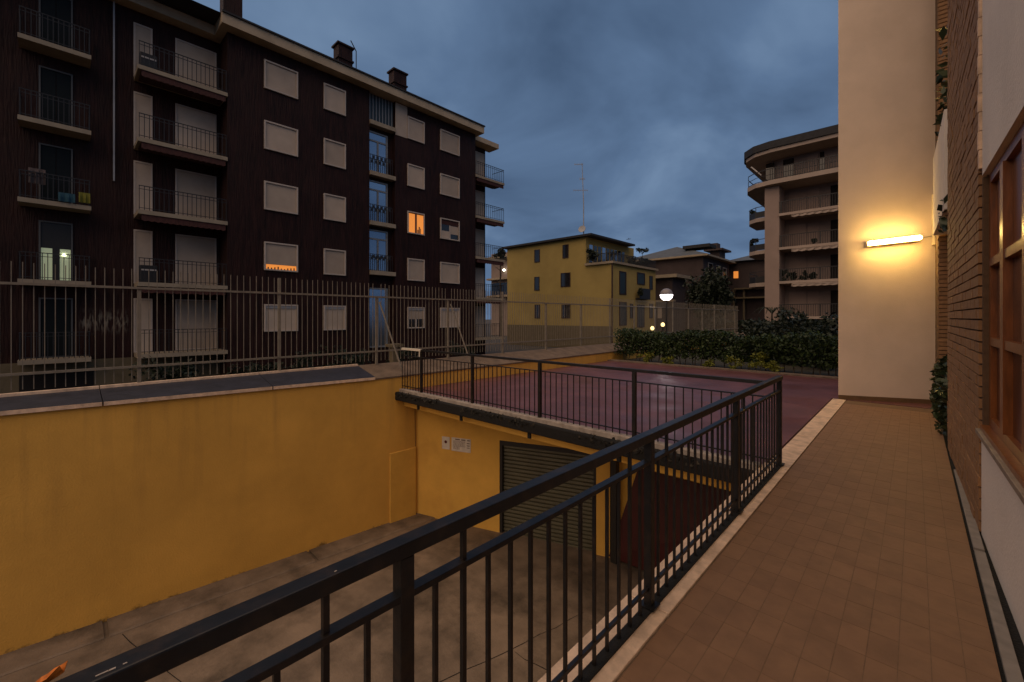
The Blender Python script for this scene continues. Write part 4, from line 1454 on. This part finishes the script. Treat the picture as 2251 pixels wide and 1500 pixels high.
# ------------------------------------------------------------------ further houses
def hip_house(name, label, x0, x1, y0, y1, z0, ze, zr_, wall, roof, eave=.8, group=None):
    h = thing(name, label, 'house', ((x0 + x1) / 2, (y0 + y1) / 2, z0), group)
    MB().box(x0, x1, y0, y1, z0, ze).build('wall', M[wall], h)
    MB().box(x0 - eave, x1 + eave, y0 - eave, y1 + eave, ze + .002, ze + .22).build('eave', M['slab'], h)
    m_ = MB()
    e = eave - .05
    cx0, cx1 = (x0 + x1) / 2, (x0 + x1) / 2
    yy0, yy1 = y0 + (x1 - x0) * .5, y1 - (x1 - x0) * .5
    if yy1 < yy0: yy0 = yy1 = (y0 + y1) / 2
    z1 = ze + .225
    m_.add([(x0 - e, y0 - e, z1), (x1 + e, y0 - e, z1), (x1 + e, y1 + e, z1), (x0 - e, y1 + e, z1), (cx0, yy0, zr_), (cx1, yy1, zr_)],
           [(0, 1, 4), (1, 2, 5, 4), (2, 3, 5), (3, 0, 4, 5), (3, 2, 1, 0)])
    r = m_.build('roof', M[roof], h)
    return h, r


hx1, hy0 = -19.2, 55.0
hx0 = xy(1432, hy0); hy1 = P(1603, 600, X=hx1).y
hh, rr_ = hip_house('brown_house', 'dull brown house with pale eaves and hipped grey roof behind the lamp post', hx0 - 4, hx1, hy0, hy1, -1.55, 9.2, 11.6, 'house_brown', 'roof_grey')
cp = P(1580, 550, X=-20.5)
MB().box(-21.3, -20.0, cp.y - 1.2, cp.y + 1.2, 9.5, 11.0).box(-21.9, -19.4, cp.y - 2.0, cp.y + 2.0, 11.0, 11.25).box(-21.2, -20.1, cp.y - 1.9, cp.y - .6, 11.25, 12.0).build('chimney', M['house_brown'], rr_)
cp = P(1535, 545, Y=57)
MB().box(cp.x - 1.8, cp.x + 1.6, 56.4, 59, 10.6, 11.0).build('dormer', M['roof_dark'], rr_)
for (u0, u1, v0, v1) in ((1556, 1566, 577, 598), (1574, 1583, 583, 606), (1588, 1596, 588, 612), (1558, 1568, 630, 650)):
    a0, a1 = yx(u0, hx1), yx(u1, hx1)
    z1, z0 = P(u0, v0, X=hx1).z, P(u0, v1, X=hx1).z
    f = MB().frame_x(hx1 + .003, hx1 + .08, a0, a1, z0, z1, .1).build('window', M['beige_frame'], hh)
    MB().box(hx1 + .003, hx1 + .03, a0 + .1, a1 - .1, z0 + .1, z1 - .1).build('pane', M['glass'], hh if False else f)
# its low annex with pale ledges left of the lamp
an = thing('annex', 'low brown annex with pale ledges right of the yellow house', 'house', (-23, 52, -1.55))
ax1 = xy(1478, 50)
MB().box(xy(1440, 50) - 3, ax1, 50, 54, -1.55, P(1460, 612, Y=50).z).build('wall', M['house_brown'], an)
MB().box(xy(1440, 50) - 3, ax1 + .8, 49.3, 54, P(1460, 612, Y=50).z + .003, P(1460, 605, Y=50).z).build('eave', M['slab'], an)
MB().box(xy(1440, 50) - 3, ax1 + .4, 49.4, 49.99, P(1460, 664, Y=50).z, P(1460, 660, Y=50).z).build('ledge', M['slab'], an)
f = MB().box(xy(1446, 50), xy(1455, 50), 49.93, 49.995, P(1450, 700, Y=50).z, P(1450, 676, Y=50).z).build('window', M['beige'], an)

# far dark building with an orange lit window
fb = thing('far_block', 'distant dark block with one glowing orange window left of the pink building', 'apartment block', (-14, 68, -1.55))
fz1 = P(1640, 574, Y=66).z
fx0, fx1 = xy(1600, 66), xy(1690, 66)
MB().box(fx0, fx1, 66, 76, -1.55, fz1).build('wall', M['house_brown'], fb)
m_ = MB()
m_.add([(fx0 - .6, 65.2, fz1 + .01), (fx1 + .6, 65.2, fz1 + .01), (fx1 + .6, 77, fz1 + .01), (fx0 - .6, 77, fz1 + .01), (fx0 + 2, 70, fz1 + 1.3), (fx1 - 1, 70, fz1 + 1.3)],
       [(0, 1, 5, 4), (1, 2, 5), (2, 3, 4, 5), (3, 0, 4), (3, 2, 1, 0)])
m_.build('roof', M['roof_grey'], fb)
f = MB().box(xy(1613, 66), xy(1623, 66), 65.9, 65.995, P(1618, 612, Y=66).z, P(1618, 597, Y=66).z).build('window', M['room_orange'], fb)
for v in (634, 654):
    MB().box(fx0 + 1.2, fx1, 64.6, 65.99, P(1640, v, Y=66).z - .2, P(1640, v, Y=66).z).build('balcony', M['plinth'], fb)
for u in (1612, 1634):
    MB().box(xy(u, 65.2), xy(u + 4, 65.2), 65.0, 65.3, -1.5, P(1620, 634, Y=66).z - .21).build('pillar', M['plinth'], fb)

# building glimpsed between dark block and yellow house
gb = thing('rear_block', 'pale balconied block glimpsed between the dark block and the yellow house', 'apartment block', (-47, 58, -1.55))
gx0, gx1 = xy(1080, 52), xy(1128, 52)
MB().box(gx0, gx1, 52, 60, -1.55, P(1105, 556, Y=52).z).build('wall', M['pink_dark'], gb)
for v in (565, 612, 650):
    z_ = P(1105, v, Y=52).z
    MB().box(gx0, gx1, 50.8, 51.99, z_ - .3, z_).build('balcony', M['slab'], gb)
c = P(1108, 594, Y=51.6)
MB().lathe(tuple(c), [(.05, -.2), (.24, -.08), (.24, .08), (.05, .2)], 10).build('balcony_lamp', M['bulb'], gb)
MB().box(gx0, gx1, 51.98, 51.995, P(1105, 648, Y=52).z, P(1105, 622, Y=52).z).build('window', M['glass'], gb)

# ------------------------------------------------------------------ pink apartment building on the right
YP = 43.8
pk_ = thing('pink_apartment_building', 'pale pink apartment building with rounded corner balconies right of the lamp post', 'apartment block', (-3, 48, -.06))
PF = [1.7, 4.8, 7.8, 10.8, 13.75]
XE = 6.0
xc0, xc1 = xy(1681, YP), xy(1713, YP)
MB().box(xc0, xc1, YP, YP + 2.2, -.06, 13.5).build('column', M['pink'], pk_)
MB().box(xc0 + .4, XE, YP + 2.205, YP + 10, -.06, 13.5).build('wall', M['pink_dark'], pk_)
MB().box(xc0 + .05, xc0 + .4, YP + 2.21, YP + 9, -.06, 13.5).build('side_wall', M['pink'], pk_)


def rounded(xr, xl, yf, rad, yback, n=3):
    pts_ = [(xr, yback), (xr, yf), (xl + rad, yf)]
    for k_ in range(1, n + 1):
        a = math.pi / 2 * k_ / n
        pts_.append((xl + rad - rad * math.sin(a), yf + rad - rad * math.cos(a)))
    pts_.append((xl, yback))
    return pts_[::-1]


xl = xy(1645, YP + 2)
for k_, z_ in enumerate(PF):
    if k_ == 4:
        b_ = MB().prism(rounded(XE, xl, YP - .7, 2.4, YP + 10), z_ - .38, z_).build('terrace_slab', M['pink_slab'], pk_)
        ring_o, ring_i = rounded(XE, xl + .05, YP - .65, 2.35, YP + 8), rounded(XE, xl + .10, YP - .60, 2.30, YP + 8)
        m_ = MB()
        nn = len(ring_o)
        for za_, zb_ in ((z_ + 1.0, z_ + 1.06), (z_ + .5, z_ + .53), (z_ + .06, z_ + .1)):
            for i in range(nn - 2):
                (ax_, ay_), (bx_, by_) = ring_o[i], ring_o[i + 1]
                (cx_, cy_), (dx_, dy_) = ring_i[i], ring_i[i + 1]
                m_.add([(ax_, ay_, za_), (bx_, by_, za_), (bx_, by_, zb_), (ax_, ay_, zb_), (cx_, cy_, za_), (dx_, dy_, za_), (dx_, dy_, zb_), (cx_, cy_, zb_)],
                       [(0, 1, 2, 3), (7, 6, 5, 4), (3, 2, 6, 7), (4, 5, 1, 0)])
        for i in range(90):
            xx_ = xl + 2.4 + (XE - xl - 2.4) * i / 90
            m_.box(xx_, xx_ + .05, YP - .66, YP - .60, z_, z_ + 1.0)
        m_.build('railing', M['rail_dark'], b_)
    else:
        b_ = MB().box(xc1 + .003, XE, YP - .15, YP + 2.2, z_ - .22, z_).build('balcony', M['pink_slab'], pk_)
        m_ = MB()
        m_.box(xc1 + .003, XE, YP - .11, YP - .06, z_ + 1.0, z_ + 1.06)
        for i in range(90):
            xx_ = xc1 + .03 + (XE - xc1) * i / 90
            m_.box(xx_, xx_ + .03, YP - .10, YP - .07, z_, z_ + 1.0)
        for i in range(6):
            xx_ = xc1 + .1 + (XE - xc1) * i / 5.2
            m_.box(xx_, xx_ + .09, YP - .12, YP - .05, z_, z_ + 1.06)
        m_.build('railing', M['rail_dark'], b_)
        if k_ > 0:
            m_ = MB()
            x0_ = xc1 + 1.0
            nn = 26
            for i in range(nn):
                a0_ = x0_ + (XE - x0_) * i / nn; a1_ = x0_ + (XE - x0_) * (i + 1) / nn
                m_.add([(a0_, YP - .5, z_ - .32), (a1_, YP - .5, z_ - .32), (a1_, YP - .52, z_ - .50), ((a0_ + a1_) / 2, YP - .52, z_ - .56), (a0_, YP - .52, z_ - .50),
                        (a0_, YP - .1, z_ - .24), (a1_, YP - .1, z_ - .24)],
                       [(0, 1, 2, 3, 4), (5, 6, 1, 0), (0, 4, 3, 2, 1)])
            m_.build('awning', M['pink_slab'], b_)
        if k_ in (1, 2, 3):
            zc = z_ - (.5 if k_ == 3 else .3)
            # corner balcony left of the column
            m_ = MB().prism(rounded(xc0 - .003, xl, YP + .4, 1.9, YP + 5), z_ - .35, z_)
            cb = m_.build('corner_balcony', M['pink_slab'], pk_)
            m_ = MB()
            ring = rounded(xc0 - .003, xl + .04, YP + .44, 1.86, YP + 5)
            for i in range(len(ring) - 1):
                (ax_, ay_), (bx_, by_) = ring[i], ring[i + 1]
                m_.bar((ax_, ay_, z_ + 1.02), (bx_, by_, z_ + 1.02), .05, .05)
                m_.bar((ax_, ay_, z_), (ax_, ay_, z_ + 1.0), .05, .05)
                m_.bar((ax_, ay_, z_ + .3), (bx_, by_, z_ + .3), .03, .55)
            m_.build('railing', M['rail_dark'], cb)
# doors and shutters in the recesses
for k_, z_ in enumerate(PF[:4]):
    for (u0, u1, mt_) in ((1735, 1772, 'pink'), (1776, 1800, 'pink'), (1826, 1850, 'black_hole')):
        a0, a1 = xy(u0, YP + 2.2), xy(u1, YP + 2.2)
        f = MB().box(a0, a1, YP + 2.15, YP + 2.2, z_ + .002, z_ + 2.25).build('shuttered_door', M[mt_], pk_)
# penthouse
MB().prism(rounded(XE, xl + 1.4, YP + 1.4, 1.6, YP + 10), 13.752, 16.1).build('penthouse_wall', M['pink_dark'], pk_)
for (u0, u1) in ((1684, 1702), (1722, 1745), (1775, 1798), (1803, 1812)):
    a0, a1 = xy(u0, YP + 1.4), xy(u1, YP + 1.4)
    MB().box(a0, a1, YP + 1.33, YP + 1.395, 13.8, 15.9).build('penthouse_window', M['glass'] if u0 != 1775 else M['pink'], pk_)
MB().prism(rounded(XE, xl - .1, YP - 1.0, 2.6, YP + 10), 16.105, 16.42).build('eave', M['pink_slab'], pk_)
MB().prism(rounded(XE, xl - .25, YP - 1.15, 2.7, YP + 10), 16.425, 17.05).build('roof_edge', M['roof_dark'], pk_)
# balcony greenery
for (u, z_, w, hh_, lab) in ((1722, 4.8, .55, .9, 'bushy balcony plant nearest the pink column, second storey'), (1742, 4.8, .45, .75, 'rounded balcony plant second from the pink column, second storey'),
                             (1768, 4.8, .5, .7, 'dark balcony plant in the middle of the pink second storey'), (1785, 4.8, .4, .55, 'low balcony plant at the right of the pink second storey'),
                             (1790, 7.8, .35, .5, 'small plant on the third storey balcony of the pink building')):
    x = xy(u, YP + .3)
    tag(leaves('balcony_plant', blob_points((x, YP + .3, z_ + hh_ * .6), (w, .4, hh_ * .7), 260, 7), M['leaf_dark'], None, size=.11), lab, 'plant')
for (z_, lab) in ((10.8, 'leafy pot plants on the upper rounded corner balcony of the pink building'), (7.8, 'dark pot plants on the lower rounded corner balcony of the pink building')):
    x = xy(1657, YP + 2)
    tag(leaves('corner_plant', blob_points((x, YP + 2, z_ + .9), (.5, .7, .55), 220, 6), M['leaf_dark'], None, size=.12), lab, 'plant')
# white folding sunshade at the penthouse corner
p = P(1652, 368, Y=YP); q = P(1674, 386, Y=YP)
tag(MB().bar(tuple(p), tuple(q), .25, .10).build('folded_awning', M['white_box']), 'pale folded sun blind at the penthouse corner of the pink building', 'sun blind')

# ------------------------------------------------------------------ garden: hedge, shrubs, trees, lamps
hg = thing('hedge', 'clipped dark green hedge along the far edge of the red terrace', 'hedge', (-3.5, 15, 0))
nL = 30000
hx = RNG.uniform(-8.35, 1.2, nL)
hyy = RNG.uniform(14.45, 15.6, nL)
top = 1.08 + .07 * np.sin(hx * 2.1) + .05 * np.sin(hx * 5.3 + 1) + .05 * np.sin(hx * 11.0)
u_ = RNG.random(nL)
hz = .22 + (top - .22) * u_ ** .75 + RNG.normal(size=nL) * .035
clump = np.sin(hx * 7.3 + 2 * np.sin(hz * 5)) + np.sin(hx * 3.1 + hz * 6.7) + np.sin(hyy * 6 + hx * 2)
keep = (clump > -1.15) | (hz > top - .12) | (RNG.random(nL) < .25)
front = hyy < 14.65
hyy = np.where(front, hyy + .10 * (clump < 0), hyy)
leaves('foliage', np.stack([hx, hyy, hz], 1)[keep], M['leaf'], hg, size=.048)
mb = MB()
for k_ in range(46):
    x = -8.2 + k_ * .2 + random.uniform(-.06, .06)
    mb.cyl((x, 14.75 + random.uniform(-.1, .3), -.06), (x + random.uniform(-.1, .1), 15.0, .8), .018, .008, 5)
mb.build('stems', M['bark'], hg)
low = [(1420, .42, 'yellow green low plant under the left end of the hedge'), (1470, .30, 'smallest yellow green tuft under the hedge beside the lamp reflection'),
       (1560, .34, 'thin yellow green plant under the middle of the hedge'), (1608, .46, 'broad yellow green shrub under the hedge, left of the pair nearest the white wall'), (1672, .62, 'tallest yellow green shrub under the hedge towards the white wall'),
       (1700, .40, 'yellow green shrub under the hedge, closest to the white wall')]
for (u, r_, lab) in low:
    x = xy(u, 14.42)
    o = thing('low_shrub', lab, 'shrub', (x, 14.42, 0.0), 'yellow green shrubs under the hedge')
    pts = blob_points((x, 14.42, r_ * .45), (r_ * .9, .2, r_ * .55), 380, 9)
    pts = pts[pts[:, 2] > .0]
    leaves('leaves', pts, M['leaf_lime'], o, size=.036)
    MB().cyl((x, 14.42, -.05), (x, 14.42, r_ * .6), .012, .006, 5).build('stem', M['bark'], o)
# taller shrubs behind the hedge
for (u, v, y_, r_, lab) in ((1652, 726, 19, .9, 'dark shrub behind the hedge at the end of the picket fence'), (1725, 702, 18, 1.15, 'large dark shrub behind the hedge in front of the pink column'),
                            (1770, 719, 18, 1.0, 'dark rounded shrub behind the hedge left of the white wall'), (1815, 723, 17, .9, 'dark shrub behind the hedge touching the white wall edge')):
    p = P(u, v, Y=y_)
    o = thing('garden_shrub', lab, 'shrub', (p.x, y_, -.06), 'dark shrubs behind the hedge')
    h_ = p.z + .35
    pts = blob_points((p.x, y_, h_ * .5), (r_, r_, h_ * .72), 2200, 18)
    pts = pts[pts[:, 2] > 0]
    leaves('leaves', pts, M['leaf_dark'], o, size=.065)
    MB().cyl((p.x, y_, -.06), (p.x, y_, h_ * .6), .03, .015, 6).build('stem', M['bark'], o)
# far boundary hedge
fh = thing('boundary_hedge', 'tall dark hedge in front of the pink building ground floor', 'hedge', (-6, 36, -.06))
pts = np.stack([RNG.uniform(-12.5, 4, 9000), RNG.uniform(35.4, 36.6, 9000), RNG.uniform(0, 1.35, 9000)], 1)
leaves('foliage', pts, M['leaf_dark'], fh, size=.13)
MB().box(-12, 3.6, 35.8, 36.2, -.06, 1.0).build('twigs', M['bark'], fh)
# palm-like shrub by the column
p = P(1697, 690, Y=40)
o = thing('palm', 'small arching palm before the pale pink column', 'palm', (p.x, 40, -.06))
MB().cyl((p.x, 40, -.06), (p.x, 40, 1.9), .09, .06, 7).build('trunk', M['bark'], o)
for k_ in range(9):
    a = k_ * .7
    m_ = MB()
    prev = Vector((p.x, 40, 1.9))
    for j_ in range(1, 6):
        r_ = .28 * j_
        nx = Vector((p.x + math.cos(a) * r_, 40 + math.sin(a) * r_, 1.9 + .55 * math.sin(j_ * .62)))
        m_.bar(prev, nx, .12 - .015 * j_, .02)
        prev = nx
    m_.build('frond', M['leaf_dark'], o)


def tree(name, label, base, crown_c, crown_r, n_, mt_, size, clumps=40, group=None):
    o = thing(name, label, 'tree', base, group)
    b_ = Vector(base); c_ = Vector(crown_c)
    m_ = MB().cyl(b_, (c_.x, c_.y, c_.z), .22, .08, 8)
    for k_ in range(10):
        a = k_ * 2.4
        z_ = b_.z + (c_.z - b_.z) * (.45 + .05 * k_)
        m_.cyl((b_.x + (c_.x - b_.x) * .6, b_.y, z_), (c_.x + math.cos(a) * crown_r[0] * .7, c_.y + math.sin(a) * crown_r[1] * .7, z_ + crown_r[2] * .5), .07, .02, 6)
    m_.build('trunk', M['bark'], o)
    leaves('crown', blob_points(crown_c, crown_r, n_, clumps), M[mt_], o, size=size)
    return o


c = P(1560, 640, Y=44)
top_ = P(1560, 588, Y=44).z
tree('broadleaf_tree', 'big dark round tree in front of the brown hipped roof house', (c.x, 44, -1.5), (c.x, 44, (top_ + .3) / 2 + .3), (2.55, 2.4, (top_ - .3) / 2 * 1.02), 9000, 'leaf_dark', .17, 60)
c = P(1100, 548, Y=48)
tree('broadleaf_tree', 'dark treetop behind the right end of the dark block', (c.x, 48, -1.5), (c.x, 48, c.z - .8), (1.2, 1.2, 1.2), 900, 'leaf_dark', .16, 16)
# climbing plants behind the fence end
for (u, lab) in ((1545, 'dark creeper rising behind the far pickets, left of the fence end'), (1580, 'dark creeper rising behind the far pickets near the fence end')):
    p = P(u, 705, X=-10.4)
    o = leaves('creeper', blob_points((p.x, p.y, 1.0), (.5, 1.3, 1.0), 800, 12), M['leaf_dark'], None, size=.08)
    tag(o, lab, 'shrub')
# shrubs in the courtyard beyond the fence
for (u, h_, lab) in ((365, .9, 'dark courtyard shrub under the recessed balconies of the dark block'), (560, .7, 'dark courtyard shrub left of the tall shuttered window'), (690, .8, 'dark courtyard shrub between the two ground floor windows'),
                     (775, .9, 'dark courtyard shrub left of the stair door'), (900, .7, 'dark courtyard shrub right of the stair door'), (1010, .8, 'dark courtyard shrub at the right end of the dark block')):
    p = P(u, 800, X=-20.5)
    o = thing('courtyard_shrub', lab, 'shrub', (p.x, p.y, -1.55), 'dark shrubs in the courtyard')
    pts = blob_points((p.x, p.y, -1.55 + h_), (1.0, 1.4, h_ * 1.3), 900, 12)
    leaves('leaves', pts[pts[:, 2] > -1.55], M['leaf_dark'], o, size=.08)
    MB().cyl((p.x, p.y, -1.55), (p.x, p.y, -1.55 + h_), .03, .01, 6).build('stem', M['bark'], o)
# pale sack and beige pillar glimpsed through the pickets
p = P(866, 775, X=-13)
o = thing('gate_pillar', 'short cream pillar with a cap glimpsed behind the pickets', 'pillar', (p.x, p.y, -1.55))
MB().box(p.x - .12, p.x + .12, p.y - .1, p.y + .1, -1.55, .62).build('shaft', M['plinth'], o)
MB().box(p.x - .2, p.x + .2, p.y - .2, p.y + .25, .622, .72).build('cap', M['plinth'], o)

# street lamp and garden lamps
lx = P(1465, 648, Y=19.5)
sl = thing('street_lamp', 'globe lamp on a pole, lower half glowing white, behind the hedge', 'street lamp', (lx.x, 19.5, -.06))
MB().cyl((lx.x, 19.5, -.06), (lx.x, 19.5, lx.z - .30), .045, .035, 10).build('pole', M['dark_metal'], sl)
MB().cyl((lx.x, 19.5, lx.z - .30), (lx.x, 19.5, lx.z - .22), .07, .12, 12).build('collar', M['dark_metal'], sl)
prof = [(.285 * math.cos(a), .285 * math.sin(a)) for a in np.linspace(-math.pi / 2 + .45, -.02, 8)]
MB().lathe((lx.x, 19.5, lx.z), prof, 20).build('globe', M['globe_glow'], sl, smooth=True)
prof = [(.292 * math.cos(a), .292 * math.sin(a)) for a in np.linspace(0.0, math.pi / 2 - .08, 8)]
MB().lathe((lx.x, 19.5, lx.z), prof, 20).build('cap', M['lamp_cap'], sl, smooth=True)
for (u, v, lab) in ((1457, 714, 'taller of the two small glowing garden lamps above the hedge'), (1434, 722, 'lower of the two small glowing garden lamps above the hedge')):
    p = P(u, v, Y=16.6)
    o = thing('garden_lamp', lab, 'garden lamp', (p.x, 16.6, -.06), 'small lamps behind the hedge')
    MB().cyl((p.x, 16.6, -.06), (p.x, 16.6, p.z - .07), .025, n=8).build('post', M['dark_metal'], o)
    prof = [(.075 * math.cos(a), .085 * math.sin(a)) for a in np.linspace(-math.pi / 2 + .1, math.pi / 2 - .1, 9)]
    MB().lathe((p.x, 16.6, p.z), prof, 12).build('globe', M['garden_glow'], o, smooth=True)
